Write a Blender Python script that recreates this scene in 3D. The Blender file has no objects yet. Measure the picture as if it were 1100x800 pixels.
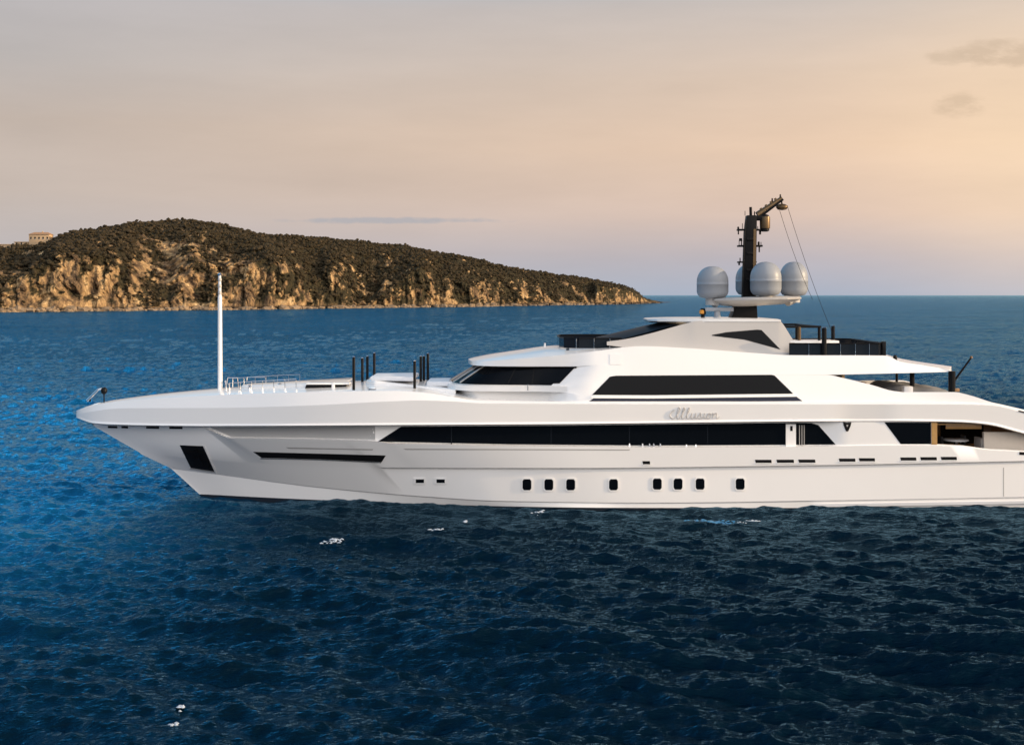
import bpy, bmesh, math, random
import numpy as np
from math import radians as R, sin, cos, pi
random.seed(7)
rng = np.random.default_rng(11)
scene = bpy.context.scene
col = scene.collection

# ------------------------------------------------------------------ camera, sky, sun, exposure
FPX = 1410.0          # focal length in photo pixels (photo is 1100 wide)
CX, HOR = 550.0, 317.0
H = 10.25             # camera height above the water
YC = 68.0             # distance of the yacht's centre plane
cam = bpy.data.cameras.new('camera'); camo = bpy.data.objects.new('camera', cam); col.objects.link(camo)
camo.location = (0, 0, H); camo.rotation_euler = (R(90), 0, 0)
cam.sensor_width = 36.0; cam.lens = 36.0 * FPX / 1100.0
cam.shift_y = -(400 - HOR) / 1100.0
cam.clip_start = 0.5; cam.clip_end = 80000
scene.camera = camo
scene.view_settings.view_transform = 'Standard'; scene.view_settings.look = 'None'
scene.view_settings.gamma = 1.0; scene.view_settings.exposure = 0.0
scene.view_settings.use_curve_mapping = False
try:
    scene.cycles.max_bounces = 8; scene.cycles.diffuse_bounces = 3; scene.cycles.glossy_bounces = 4
    scene.cycles.caustics_reflective = False; scene.cycles.caustics_refractive = False
except Exception:
    pass

SUN_EL, SUN_TH = 13.0, 9.0     # elevation; angle from +X, negative = beyond the yacht
sd = (cos(R(SUN_EL)) * cos(R(SUN_TH)), -cos(R(SUN_EL)) * sin(R(SUN_TH)), sin(R(SUN_EL)))
sl = bpy.data.lights.new('sun', 'SUN'); sl.energy = 5.0; sl.angle = R(0.6); sl.color = (1.0, 0.74, 0.46)
so = bpy.data.objects.new('sun', sl); col.objects.link(so)
from mathutils import Vector
so.rotation_euler = Vector(sd).to_track_quat('Z', 'Y').to_euler()
so.location = (60, 10, 40)

world = bpy.data.worlds.new('World'); scene.world = world; world.use_nodes = True
nt = world.node_tree; nt.nodes.clear()
def WN(t, **kw):
    n = nt.nodes.new(t)
    for k, v in kw.items(): setattr(n, k, v)
    return n
def wl(a, b): nt.links.new(a, b)
def wmath(op, a, b=None, c=None, clamp=False):
    n = WN('ShaderNodeMath', operation=op, use_clamp=clamp)
    for i, v in enumerate((a, b, c)):
        if v is None: continue
        if isinstance(v, (int, float)): n.inputs[i].default_value = v
        else: wl(v, n.inputs[i])
    return n.outputs[0]
def wramp(fac, stops):
    n = WN('ShaderNodeValToRGB'); cr = n.color_ramp
    while len(cr.elements) > 1: cr.elements.remove(cr.elements[-1])
    cr.elements[0].position = stops[0][0]; cr.elements[0].color = (*stops[0][1], 1)
    for p, c in stops[1:]:
        e = cr.elements.new(p); e.color = (*c, 1)
    wl(fac, n.inputs[0]); return n.outputs[0]
def wmix(f, a, b, mode='MIX'):
    n = WN('ShaderNodeMix', data_type='RGBA', blend_type=mode)
    if isinstance(f, (int, float)): n.inputs['Factor'].default_value = f
    else: wl(f, n.inputs['Factor'])
    for k, v in (('A', a), ('B', b)):
        s = [i for i in n.inputs if i.name == k and i.type == 'RGBA'][0]
        if isinstance(v, tuple): s.default_value = (*v, 1)
        else: wl(v, s)
    return [o for o in n.outputs if o.type == 'RGBA'][0]
tc = WN('ShaderNodeTexCoord'); sep = WN('ShaderNodeSeparateXYZ'); wl(tc.outputs['Generated'], sep.inputs[0])
dx, dy, dz = sep.outputs
ez = wmath('MAXIMUM', dz, 0.0)
# evening sky over the island, away from the sun / towards the sun
left = wramp(ez, [(0.0, (.50, .54, .60)), (0.03, (.54, .50, .51)), (0.075, (.60, .505, .45)), (0.125, (.595, .495, .43)),
                  (0.17, (.55, .505, .485)), (0.213, (.53, .50, .505)), (0.235, (.44, .55, .68)), (0.27, (.24, .80, 1.25)), (0.36, (.14, .92, 1.6)), (0.52, (.09, .62, 1.10)), (0.72, (.05, .20, .38)), (1.0, (.16, .26, .42))])
right = wramp(ez, [(0.0, (.43, .49, .62)), (0.025, (.53, .50, .56)), (0.06, (.79, .59, .49)), (0.11, (.92, .66, .475)),
                   (0.16, (.86, .655, .50)), (0.23, (.60, .55, .52)), (0.31, (.20, .22, .28)), (0.42, (.055, .085, .14)), (0.72, (.03, .06, .12)), (1.0, (.16, .26, .42))])
fx = wmath('MULTIPLY_ADD', dx, 1.5, 0.52, clamp=True)
fu = wmath('MULTIPLY_ADD', dx, 2.6, 0.74, clamp=True)  # unseen sky above the view: blue left, dark right, shaped to colour the water
hi = WN('ShaderNodeMapRange', interpolation_type='SMOOTHSTEP'); wl(ez, hi.inputs['Value']); hi.inputs['From Min'].default_value = .218; hi.inputs['From Max'].default_value = .27
fx = wmath('ADD', fx, wmath('MULTIPLY', hi.outputs[0], wmath('SUBTRACT', fu, fx)))
front = wmix(fx, left, right)
# towards the sun: warm glow
vd = WN('ShaderNodeVectorMath', operation='DOT_PRODUCT'); wl(tc.outputs['Generated'], vd.inputs[0]); vd.inputs[1].default_value = sd
glow = wmath('POWER', wmath('MAXIMUM', vd.outputs['Value'], 0.0), 9.0)
front = wmix(wmath('MULTIPLY', glow, 0.8, clamp=True), front, (1.48, 1.07, .72))
# small glow bank behind the thin clouds low on the right
gd = Vector((0.405, 1.0, 0.115)).normalized()
vg = WN('ShaderNodeVectorMath', operation='DOT_PRODUCT'); wl(tc.outputs['Generated'], vg.inputs[0]); vg.inputs[1].default_value = gd
g2 = wmath('POWER', wmath('MAXIMUM', vg.outputs['Value'], 0.0), 180.0)
front = wmix(wmath('MULTIPLY', g2, 0.6), front, (1.04, .78, .53))
# the sky behind the camera: unseen bright fill, added to light the hull
back = wramp(ez, [(0.0, (.32, .33, .38)), (0.12, (2.35, 2.2, 2.04)), (0.30, (3.6, 3.36, 3.1)), (0.50, (3.6, 3.42, 3.25)), (0.72, (2.2, 2.25, 2.35)), (1.0, (.70, .82, 1.0))])
back = wmix(1.0, back, wramp(wmath('MULTIPLY_ADD', dx, .5, .5, clamp=True), [(0.0, (.12, .17, .28)), (.30, (.31, .37, .47)), (.50, (.95, .945, .93)), (.72, (1.08, 1.02, .97)), (1.0, (1.15, 1.02, .90))]), 'MULTIPLY')
nz = WN('ShaderNodeTexNoise'); nz.inputs['Scale'].default_value = 2.6; nz.inputs['Detail'].default_value = 5
wl(tc.outputs['Generated'], nz.inputs['Vector'])
back = wmix(wmath('MULTIPLY', nz.outputs['Fac'], 0.25), back, (.6, .7, .95))
fb = wmath('MULTIPLY_ADD', dy, -1.6, 0.12, clamp=True)
sky = wmix(fb, front, back)
# soft uneven veil so that the evening haze is not a clean gradient
mp = WN('ShaderNodeMapping'); mp.inputs['Scale'].default_value = (3.0, 3.0, 17.0); wl(tc.outputs['Generated'], mp.inputs['Vector'])
nv = WN('ShaderNodeTexNoise'); nv.inputs['Scale'].default_value = 1.3; nv.inputs['Detail'].default_value = 6; nv.inputs['Roughness'].default_value = .6
wl(mp.outputs[0], nv.inputs['Vector'])
veil = wmath('MULTIPLY_ADD', nv.outputs['Fac'], 0.26, 0.87)
sky = wmix(1.0, sky, veil, 'MULTIPLY')
# small clouds: azimuth a = x/y, height b = z/y
ys = wmath('MAXIMUM', dy, 0.05)
az = wmath('DIVIDE', dx, ys); bz = wmath('DIVIDE', dz, ys)
fw = wmath('GREATER_THAN', dy, 0.3)
cv = WN('ShaderNodeCombineXYZ'); wl(az, cv.inputs[0]); wl(wmath('MULTIPLY', bz, 2.6), cv.inputs[1])
cn = WN('ShaderNodeTexNoise'); cn.inputs['Scale'].default_value = 33; cn.inputs['Detail'].default_value = 7; cn.inputs['Roughness'].default_value = .62
wl(cv.outputs[0], cn.inputs['Vector'])
def cloud(sky_, px, py, wx, wy, colr, amt, thr=0.5):
    a0, b0 = (px - CX) / FPX, (HOR - py) / FPX
    u = wmath('DIVIDE', wmath('SUBTRACT', az, a0), wx / FPX); v = wmath('DIVIDE', wmath('SUBTRACT', bz, b0), wy / FPX)
    r2 = wmath('ADD', wmath('MULTIPLY', u, u), wmath('MULTIPLY', v, v))
    m = wmath('SUBTRACT', 1.0, r2, clamp=True)
    m = wmath('MULTIPLY_ADD', wmath('ADD', cn.outputs['Fac'], wmath('MULTIPLY', m, .34)), 4.6, -4.6 * (thr + .13), clamp=True)
    m = wmath('MULTIPLY', wmath('MULTIPLY', m, wmath('SUBTRACT', 1.25, r2, clamp=True)), wmath('MULTIPLY', fw, amt))
    return wmix(m, sky_, colr)
sky = cloud(sky, 1085, 58, 75, 20, (.60, .45, .32), .52, .45)
sky = cloud(sky, 1020, 62, 36, 12, (.68, .52, .38), .6, .45)
sky = cloud(sky, 1030, 113, 40, 16, (.66, .49, .34), .52, .45)
sky = cloud(sky, 420, 237, 150, 5, (.45, .45, .49), .75, .45)
nish = WN('ShaderNodeTexSky', sky_type='NISHITA'); nish.sun_disc = False
nish.sun_elevation = R(SUN_EL); nish.sun_rotation = R(90 + SUN_TH); nish.altitude = 0
bgN = WN('ShaderNodeBackground'); wl(nish.outputs[0], bgN.inputs[0]); bgN.inputs[1].default_value = 0.05
bgC = WN('ShaderNodeBackground'); wl(sky, bgC.inputs[0]); bgC.inputs[1].default_value = 1.0
mx = WN('ShaderNodeMixShader'); mx.inputs[0].default_value = 0.92
wl(bgN.outputs[0], mx.inputs[1]); wl(bgC.outputs[0], mx.inputs[2])
out = WN('ShaderNodeOutputWorld'); wl(mx.outputs[0], out.inputs[0])

# ------------------------------------------------------------------ helpers
class P:                                   # monotone cubic through control points
    def __init__(s, pts):
        pts = sorted(pts.items()) if isinstance(pts, dict) else sorted(pts)
        s.x = np.array([p[0] for p in pts], float); s.y = np.array([p[1] for p in pts], float)
        h = np.diff(s.x); d = np.diff(s.y) / h; m = np.zeros(len(s.x))
        for i in range(1, len(s.x) - 1):
            if d[i-1] * d[i] > 0:
                w1, w2 = 2*h[i] + h[i-1], h[i] + 2*h[i-1]
                m[i] = (w1 + w2) / (w1/d[i-1] + w2/d[i])
        m[0], m[-1] = d[0], d[-1]; s.m = m
    def __call__(s, q):
        q = np.clip(q, s.x[0], s.x[-1]); i = np.clip(np.searchsorted(s.x, q) - 1, 0, len(s.x) - 2)
        h = s.x[i+1] - s.x[i]; t = (q - s.x[i]) / h
        return ((1+2*t)*(1-t)**2*s.y[i] + t*(1-t)**2*h*s.m[i] + t*t*(3-2*t)*s.y[i+1] + t*t*(t-1)*h*s.m[i+1])
def L(pts):
    xs = np.array([p[0] for p in sorted(pts.items())], float); ys = np.array([p[1] for p in sorted(pts.items())], float)
    return lambda q: np.interp(q, xs, ys)
def sm(a, b, x):
    t = np.clip((x - a) / (b - a), 0, 1); return t*t*(3-2*t)
def z_of(py, B): return H - (py - HOR) * (YC - B) / FPX
def x_of(px, B): return (px - CX) * (YC - B) / FPX
def pt(px, py, B=0.0): return Vector((x_of(px, B), YC - B, z_of(py, B)))

class MB:                                  # mesh collector
    def __init__(s): s.v = []; s.f = []
    def add(s, vs, fs):
        o = len(s.v); s.v += [tuple(v) for v in vs]; s.f += [tuple(i + o for i in f) for f in fs]; return s
    def box(s, c, d, rz=0.0, ry=0.0):
        cx, cy, cz = c; hx, hy, hz = d[0]/2, d[1]/2, d[2]/2; vs = []
        for z in (-hz, hz):
            for x, y in ((-hx, -hy), (hx, -hy), (hx, hy), (-hx, hy)):
                X, Z = x*cos(ry) + z*sin(ry), -x*sin(ry) + z*cos(ry)
                vs.append((cx + X*cos(rz) - y*sin(rz), cy + X*sin(rz) + y*cos(rz), cz + Z))
        return s.add(vs, [(3,2,1,0),(4,5,6,7),(0,1,5,4),(1,2,6,5),(2,3,7,6),(3,0,4,7)])
    def tube(s, p0, p1, r0, r1=None, n=10, caps=True):
        p0, p1 = Vector(p0), Vector(p1); r1 = r0 if r1 is None else r1
        d = (p1 - p0).normalized(); a = d.orthogonal().normalized(); b = d.cross(a); vs = []
        for p, r in ((p0, r0), (p1, r1)):
            vs += [p + (a*cos(2*pi*k/n) + b*sin(2*pi*k/n))*r for k in range(n)]
        fs = [(k, (k+1) % n, n + (k+1) % n, n + k) for k in range(n)]
        if caps: fs += [tuple(range(n-1, -1, -1)), tuple(range(n, 2*n))]
        return s.add(vs, fs)
    def path(s, pts, r, n=8):
        for a, b in zip(pts[:-1], pts[1:]): s.tube(a, b, r, r, n)
        return s
    def lathe(s, c, prof, n=32):           # prof: (r, z)
        vs = []; fs = []
        for r, z in prof: vs += [(c[0] + r*cos(2*pi*k/n), c[1] + r*sin(2*pi*k/n), c[2] + z) for k in range(n)]
        for j in range(len(prof)-1):
            for k in range(n): fs.append((j*n+k, j*n+(k+1) % n, (j+1)*n+(k+1) % n, (j+1)*n+k))
        fs.append(tuple(range(n-1, -1, -1))); fs.append(tuple((len(prof)-1)*n + k for k in range(n)))
        return s.add(vs, fs)
    def prism(s, outline, y0, y1):         # outline (x,z) extruded along y
        n = len(outline)
        vs = [(x, y0, z) for x, z in outline] + [(x, y1, z) for x, z in outline]
        return s.add(vs, [tuple(range(n)), tuple(range(2*n-1, n-1, -1))] + [(k, n+k, n+(k+1) % n, (k+1) % n) for k in range(n)])
    def slab(s, poly, z0, z1):             # outline (x,y) extruded along z
        n = len(poly)
        vs = [(x, y, z0) for x, y in poly] + [(x, y, z1) for x, y in poly]
        return s.add(vs, [tuple(range(n-1, -1, -1)), tuple(range(n, 2*n))] + [(k, (k+1) % n, n+(k+1) % n, n+k) for k in range(n)])
    def build(s, name, mat, parent=None, angle=32, bevel=0.0, seg=2, merge=True, fixn=True):
        me = bpy.data.meshes.new(name)
        off = parent_origin(parent)
        me.from_pydata([(v[0]-off[0], v[1]-off[1], v[2]-off[2]) for v in s.v], [], s.f)
        if merge or fixn:
            bm = bmesh.new(); bm.from_mesh(me)
            if merge: bmesh.ops.remove_doubles(bm, verts=bm.verts, dist=0.0004)
            if fixn: bmesh.ops.recalc_face_normals(bm, faces=bm.faces)
            if bevel > 0:
                ed = [e for e in bm.edges if len(e.link_faces) == 2 and e.calc_face_angle(0) > R(40)]
                bmesh.ops.bevel(bm, geom=ed, offset=bevel, segments=seg, affect='EDGES', profile=.6, clamp_overlap=True)
            bm.to_mesh(me); bm.free()
        me.polygons.foreach_set('use_smooth', [True]*len(me.polygons))
        me.set_sharp_from_angle(angle=R(angle))
        me.materials.append(mat); me.update()
        o = bpy.data.objects.new(name, me); col.objects.link(o)
        if parent is not None: o.parent = parent
        return o
def parent_origin(p):
    v = Vector((0, 0, 0))
    while p is not None: v += p.location; p = p.parent
    return v
def empty(name, loc):
    o = bpy.data.objects.new(name, None); col.objects.link(o); o.location = loc; o.empty_display_size = .5; return o
def tag(o, label=None, cat=None, group=None, kind=None):
    if label: o['label'] = label
    if cat: o['category'] = cat
    if group: o['group'] = group
    if kind: o['kind'] = kind
    return o
def dup(root, loc, label=None):
    r = root.copy(); col.objects.link(r); r.location = loc
    if label: r['label'] = label
    for ch in list(root.children):
        c = ch.copy(); col.objects.link(c); c.parent = r
        for g in list(ch.children):
            d = g.copy(); col.objects.link(d); d.parent = c
    return r

# ------------------------------------------------------------------ materials
def mat(name, colr, rough=.5, metal=0.0, coat=0.0, var=0.0, vscale=2.0, bump=0.0, bscale=20.0, spec=.5, emit=None):
    m = bpy.data.materials.new(name); m.use_nodes = True; t = m.node_tree
    b = t.nodes['Principled BSDF']
    b.inputs['Base Color'].default_value = (*colr, 1); b.inputs['Roughness'].default_value = rough
    b.inputs['Metallic'].default_value = metal; b.inputs['Coat Weight'].default_value = coat
    b.inputs['Coat Roughness'].default_value = .06; b.inputs['Specular IOR Level'].default_value = spec
    if var or bump:
        g = t.nodes.new('ShaderNodeTexCoord')
    if var:
        n = t.nodes.new('ShaderNodeTexNoise'); n.inputs['Scale'].default_value = vscale; n.inputs['Detail'].default_value = 6
        t.links.new(g.outputs['Object'], n.inputs['Vector'])
        x = t.nodes.new('ShaderNodeMix'); x.data_type = 'RGBA'
        t.links.new(n.outputs['Fac'], x.inputs['Factor'])
        A = [i for i in x.inputs if i.type == 'RGBA']
        A[0].default_value = (*[c*(1-var) for c in colr], 1); A[1].default_value = (*[min(1, c*(1+var)) for c in colr], 1)
        t.links.new([o for o in x.outputs if o.type == 'RGBA'][0], b.inputs['Base Color'])
        mr = t.nodes.new('ShaderNodeMath'); mr.operation = 'MULTIPLY_ADD'; mr.inputs[1].default_value = .12; mr.inputs[2].default_value = max(0, rough-.06)
        t.links.new(n.outputs['Fac'], mr.inputs[0]); t.links.new(mr.outputs[0], b.inputs['Roughness'])
    if bump:
        n2 = t.nodes.new('ShaderNodeTexNoise'); n2.inputs['Scale'].default_value = bscale; n2.inputs['Detail'].default_value = 4
        t.links.new(g.outputs['Object'], n2.inputs['Vector'])
        bp = t.nodes.new('ShaderNodeBump'); bp.inputs['Strength'].default_value = bump; bp.inputs['Distance'].default_value = .02
        t.links.new(n2.outputs['Fac'], bp.inputs['Height']); t.links.new(bp.outputs[0], b.inputs['Normal'])
    return m
M = dict(
    white=mat('white_gelcoat', (.83, .815, .795), .22, coat=.5, var=.03, vscale=.35, bump=.03, bscale=.7),
    silver=mat('silver_paint', (.40, .385, .37), .34, metal=.0, var=.03, vscale=.5),
    glass=mat('black_glass', (.003, .004, .006), .06, spec=.07),
    tint=mat('tinted_screen', (.010, .013, .018), .4, spec=.02),
    recess=mat('grey_bulwark_plate', (.38, .375, .37), .35, var=.04, vscale=.6),
    black=mat('black_paint', (.008, .008, .009), .4, spec=.12),
    dark=mat('dark_metal', (.0055, .005, .0055), .45, spec=.12),
    bronze=mat('bronze_metal', (.12, .075, .034), .38, metal=.55),
    chrome=mat('polished_steel', (.66, .66, .68), .14, metal=1.0),
    dome=mat('radome_shell', (.26, .28, .31), .42, spec=.3, var=.04, vscale=1.2),
    grey=mat('grey_cover_cloth', (.17, .18, .20), .8, var=.15, vscale=3, bump=.4, bscale=6),
    cushion=mat('cream_cushion', (.60, .53, .45), .85, var=.06, vscale=5, bump=.2, bscale=30),
    padwhite=mat('pale_cushion', (.70, .71, .73), .8, var=.04, vscale=4),
    teak=mat('teak_wood', (.30, .17, .075), .5, var=.25, vscale=6),
    gold=mat('varnished_wood', (.42, .24, .08), .3, coat=.4, var=.2, vscale=8),
    teakdeck=mat('teak_deck', (.36, .26, .17), .65, var=.18, vscale=9),
    letter=mat('brushed_steel_letters', (.56, .54, .52), .4, metal=.0),
    navy=mat('navy_stripe', (.006, .010, .03), .2, spec=.2),
    boot=mat('dark_antifouling', (.012, .016, .024), .4),
    amber=mat('amber_lens', (.6, .25, .03), .3),
    fire=mat('tan_stucco', (.48, .33, .19), .85, var=.12, vscale=.5),
    tile=mat('clay_roof_tiles', (.36, .20, .10), .85, var=.2, vscale=.8),
)
# ------------------------------------------------------------------ noise
def hash3(ix, iy, iz):
    n = (ix*374761393 + iy*668265263 + iz*2147483647*0 + iz*1274126177) & 0xffffffff
    n = ((n ^ (n >> 13)) * 1274126177) & 0xffffffff
    n = n ^ (n >> 16)
    return (n & 0xffff) / 65535.0
def vnoise(x, y, z):
    x, y, z = np.broadcast_arrays(np.asarray(x, float), np.asarray(y, float), np.asarray(z, float))
    xi, yi, zi = np.floor(x).astype(np.int64), np.floor(y).astype(np.int64), np.floor(z).astype(np.int64)
    fx_, fy_, fz_ = x-xi, y-yi, z-zi
    fx_, fy_, fz_ = [t*t*t*(t*(6*t-15)+10) for t in (fx_, fy_, fz_)]
    r = 0
    for a in (0, 1):
        for b in (0, 1):
            for c in (0, 1):
                w = (fx_ if a else 1-fx_)*(fy_ if b else 1-fy_)*(fz_ if c else 1-fz_)
                r = r + w*hash3(xi+a, yi+b, zi+c)
    return r*2-1
def fbm(x, y, z=0.0, oct=5, gain=.5, lac=2.03):
    r, a = 0, 1.0
    for k in range(oct):
        r = r + a*vnoise(np.asarray(x)*lac**k + 17.3*k, np.asarray(y)*lac**k - 9.1*k, np.asarray(z)*lac**k + 3.7*k); a *= gain
    return r
def ridged(x, y, z=0.0, oct=4):
    r, a = 0, 1.0
    for k in range(oct):
        r = r + a*(1-np.abs(vnoise(np.asarray(x)*2.1**k + 7*k, np.asarray(y)*2.1**k, np.asarray(z)*2.1**k + k*5))*2); a *= .5
    return r

# ------------------------------------------------------------------ water: wind sea from a wave spectrum
def spectrum(n, size, lp, wdir, spread, lo, seed):
    g = np.random.default_rng(seed)
    k1 = 2*pi*np.fft.fftfreq(n, size/n); kx, ky = np.meshgrid(k1, k1, indexing='ij')
    k = np.hypot(kx, ky); k[0, 0] = 1e-9
    kp = 2*pi/lp
    S = np.exp(-1.0*(kp/k)**2) / k**3.6
    S *= np.exp(-(k*lo)**2)
    c = (kx*cos(wdir) + ky*sin(wdir))/k
    S *= (np.abs(c)**spread*np.where(c < 0, .25, 1) + .05)
    S[0, 0] = 0
    h = (g.standard_normal((n, n)) + 1j*g.standard_normal((n, n)))*np.sqrt(S)
    f = np.real(np.fft.ifft2(h)); f /= f.std()
    hx = np.real(np.fft.ifft2(1j*kx/k*h)); hy = np.real(np.fft.ifft2(1j*ky/k*h))
    s = np.real(np.fft.ifft2(h)).std()
    return f, hx/s, hy/s
WD = R(-112)
TILES = [(spectrum(512, 67.0, 3.5, WD, 7.0, .09, 3), 67.0, .076, 0.0), (spectrum(512, 23.3, 1.05, WD + .35 + .6, 3.0, .045, 5), 23.3, .027, .6),
         (spectrum(256, 151.0, 15.0, WD - .45, 4.0, .6, 8), 151.0, .11, -.35)]
def sample(f, size, x, y, rot):
    X = (x*cos(rot) - y*sin(rot))/size; Y = (x*sin(rot) + y*cos(rot))/size
    n = f.shape[0]; u = (X % 1)*n; v = (Y % 1)*n
    i, j = np.floor(u).astype(int) % n, np.floor(v).astype(int) % n; a, b = u-np.floor(u), v-np.floor(v)
    i2, j2 = (i+1) % n, (j+1) % n
    return f[i, j]*(1-a)*(1-b) + f[i2, j]*a*(1-b) + f[i, j2]*(1-a)*b + f[i2, j2]*a*b
def sea(x, y):
    r = np.hypot(x, y)
    gust = .75 + .5*(fbm(x/55.0, y/38.0, 2.0, 3)*.5+.5)
    h = np.zeros_like(r); ox = np.zeros_like(r); oy = np.zeros_like(r)
    for (f, hx, hy), size, amp, rot in TILES:
        fade = 1/(1 + (r/(size*14))**2)
        a = amp*gust*fade
        h += sample(f, size, x, y, rot)*a
        ch = .65*a
        px_, py_ = sample(hx, size, x, y, rot), sample(hy, size, x, y, rot)
        ox += ch*(px_*cos(rot) + py_*sin(rot)); oy += ch*(-px_*sin(rot) + py_*cos(rot))
    return h, ox, oy
rr = [9.0]
while rr[-1] < 70000:
    r_ = rr[-1]
    if r_ < 26: d_ = .8
    elif r_ < 75: d_ = max(.11, .0021*r_)
    elif r_ < 400: d_ = .0040*r_*(r_/75)**.75
    else: d_ = .014*r_*(r_/400)**.35
    rr.append(r_ + min(d_, .25*r_))
rr = np.array(rr)
fa = np.concatenate([np.linspace(-180, -34, 40, endpoint=False), np.linspace(-34, -24, 70, endpoint=False),
                     np.linspace(-24, 24, 860, endpoint=False), np.linspace(24, 34, 70, endpoint=False), np.linspace(34, 180, 41)])[:-1]
fa = fa*pi/180
RR, AA = np.meshgrid(rr, fa, indexing='ij')
jit = (rng.random(RR.shape)-.5)*.0
X0, Y0 = RR*np.sin(AA), RR*np.cos(AA)
hz_, ox_, oy_ = sea(X0, Y0)
# lay the waves down inside the hull
fineA = np.clip(1 - np.clip((np.abs(AA)*180/pi - 26)/14, 0, 1), 0, 1)
hz_ *= fineA; ox_ *= fineA; oy_ *= fineA
VX, VY, VZ = X0 + ox_, Y0 + oy_, hz_
nr, na = RR.shape
verts = np.stack([VX.ravel(), VY.ravel(), VZ.ravel()], 1)
ii, jj = np.meshgrid(np.arange(nr-1), np.arange(na), indexing='ij')
j2 = (jj+1) % na
quads = np.stack([ii*na+jj, ii*na+j2, (ii+1)*na+j2, (ii+1)*na+jj], -1).reshape(-1, 4)
def np_mesh(name, verts, faces, material, smooth=True):
    me = bpy.data.meshes.new(name); nf, k = faces.shape
    me.vertices.add(len(verts)); me.vertices.foreach_set('co', np.asarray(verts, np.float32).ravel())
    me.loops.add(nf*k); me.loops.foreach_set('vertex_index', faces.astype(np.int32).ravel())
    me.polygons.add(nf); me.polygons.foreach_set('loop_start', np.arange(0, nf*k, k, dtype=np.int32))
    me.polygons.foreach_set('loop_total', np.full(nf, k, np.int32))
    me.polygons.foreach_set('use_smooth', np.full(nf, smooth, bool))
    me.update(calc_edges=True); me.validate()
    if material: me.materials.append(material)
    o = bpy.data.objects.new(name, me); col.objects.link(o); return o
cen = len(verts)
verts = np.vstack([verts, [[0, 0, 0]]])
def water_mat():
    m = bpy.data.materials.new('sea_water'); m.use_nodes = True; t = m.node_tree; t.nodes.clear()
    N = t.nodes.new; lk = t.links.new
    o = N('ShaderNodeOutputMaterial'); dif = N('ShaderNodeBsdfDiffuse'); gl = N('ShaderNodeBsdfGlossy'); mix = N('ShaderNodeMixShader')
    dif.inputs['Color'].default_value = (.0006, .0085, .0175, 1)
    gl.inputs['Color'].default_value = (.23, .45, .62, 1); gl.inputs['Roughness'].default_value = .07
    # painted by position: sky's blue sheen left and far, yacht's dark reflection in front
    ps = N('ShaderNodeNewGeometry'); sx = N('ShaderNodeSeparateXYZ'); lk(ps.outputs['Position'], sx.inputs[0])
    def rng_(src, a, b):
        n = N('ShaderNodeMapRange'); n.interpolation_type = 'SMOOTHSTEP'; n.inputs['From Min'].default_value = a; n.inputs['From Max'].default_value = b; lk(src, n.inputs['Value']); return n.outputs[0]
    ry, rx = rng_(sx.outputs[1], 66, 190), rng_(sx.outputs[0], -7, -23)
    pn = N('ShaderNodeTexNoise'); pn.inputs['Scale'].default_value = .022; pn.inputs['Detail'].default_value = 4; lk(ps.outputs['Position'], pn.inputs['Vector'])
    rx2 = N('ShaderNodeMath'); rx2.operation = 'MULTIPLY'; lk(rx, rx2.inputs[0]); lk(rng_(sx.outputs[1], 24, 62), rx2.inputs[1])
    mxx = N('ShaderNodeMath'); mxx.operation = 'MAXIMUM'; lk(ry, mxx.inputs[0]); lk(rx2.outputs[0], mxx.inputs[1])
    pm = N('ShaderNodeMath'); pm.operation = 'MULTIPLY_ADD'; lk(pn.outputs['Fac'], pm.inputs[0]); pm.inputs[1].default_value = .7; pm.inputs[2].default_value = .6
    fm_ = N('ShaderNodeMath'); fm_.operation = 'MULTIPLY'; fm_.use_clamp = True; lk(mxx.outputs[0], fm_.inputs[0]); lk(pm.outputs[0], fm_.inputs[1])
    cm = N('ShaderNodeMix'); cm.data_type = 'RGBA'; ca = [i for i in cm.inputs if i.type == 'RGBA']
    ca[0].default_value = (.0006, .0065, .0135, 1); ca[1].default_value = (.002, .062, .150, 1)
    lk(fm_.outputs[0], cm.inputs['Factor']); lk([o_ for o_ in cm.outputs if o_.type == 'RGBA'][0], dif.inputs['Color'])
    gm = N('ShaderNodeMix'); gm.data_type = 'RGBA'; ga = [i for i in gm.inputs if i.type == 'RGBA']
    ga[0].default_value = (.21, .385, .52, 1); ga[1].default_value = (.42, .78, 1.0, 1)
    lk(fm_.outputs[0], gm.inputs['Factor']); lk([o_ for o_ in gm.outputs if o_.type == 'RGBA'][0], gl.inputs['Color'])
    fr = N('ShaderNodeFresnel'); fr.inputs['IOR'].default_value = 1.333
    g = N('ShaderNodeNewGeometry')
    mp = N('ShaderNodeMapping'); mp.inputs['Scale'].default_value = (.72, 1.6, 1); mp.inputs['Rotation'].default_value = (0, 0, .3)
    lk(g.outputs['Position'], mp.inputs['Vector'])
    n1 = N('ShaderNodeTexNoise'); n1.inputs['Scale'].default_value = 3.1; n1.inputs['Detail'].default_value = 5; n1.inputs['Roughness'].default_value = .6
    n2 = N('ShaderNodeTexNoise'); n2.inputs['Scale'].default_value = .34; n2.inputs['Detail'].default_value = 5; n2.inputs['Roughness'].default_value = .6
    lk(mp.outputs[0], n1.inputs['Vector']); lk(mp.outputs[0], n2.inputs['Vector'])
    b1 = N('ShaderNodeBump'); b1.inputs['Strength'].default_value = .7; b1.inputs['Distance'].default_value = .13
    b2 = N('ShaderNodeBump'); b2.inputs['Strength'].default_value = .55; b2.inputs['Distance'].default_value = 1.25
    lk(n1.outputs['Fac'], b1.inputs['Height']); lk(n2.outputs['Fac'], b2.inputs['Height'])
    # bigger chop carried by bump only in the open sea, where the mesh is coarse
    ln = N('ShaderNodeVectorMath'); ln.operation = 'LENGTH'; lk(g.outputs['Position'], ln.inputs[0])
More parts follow.
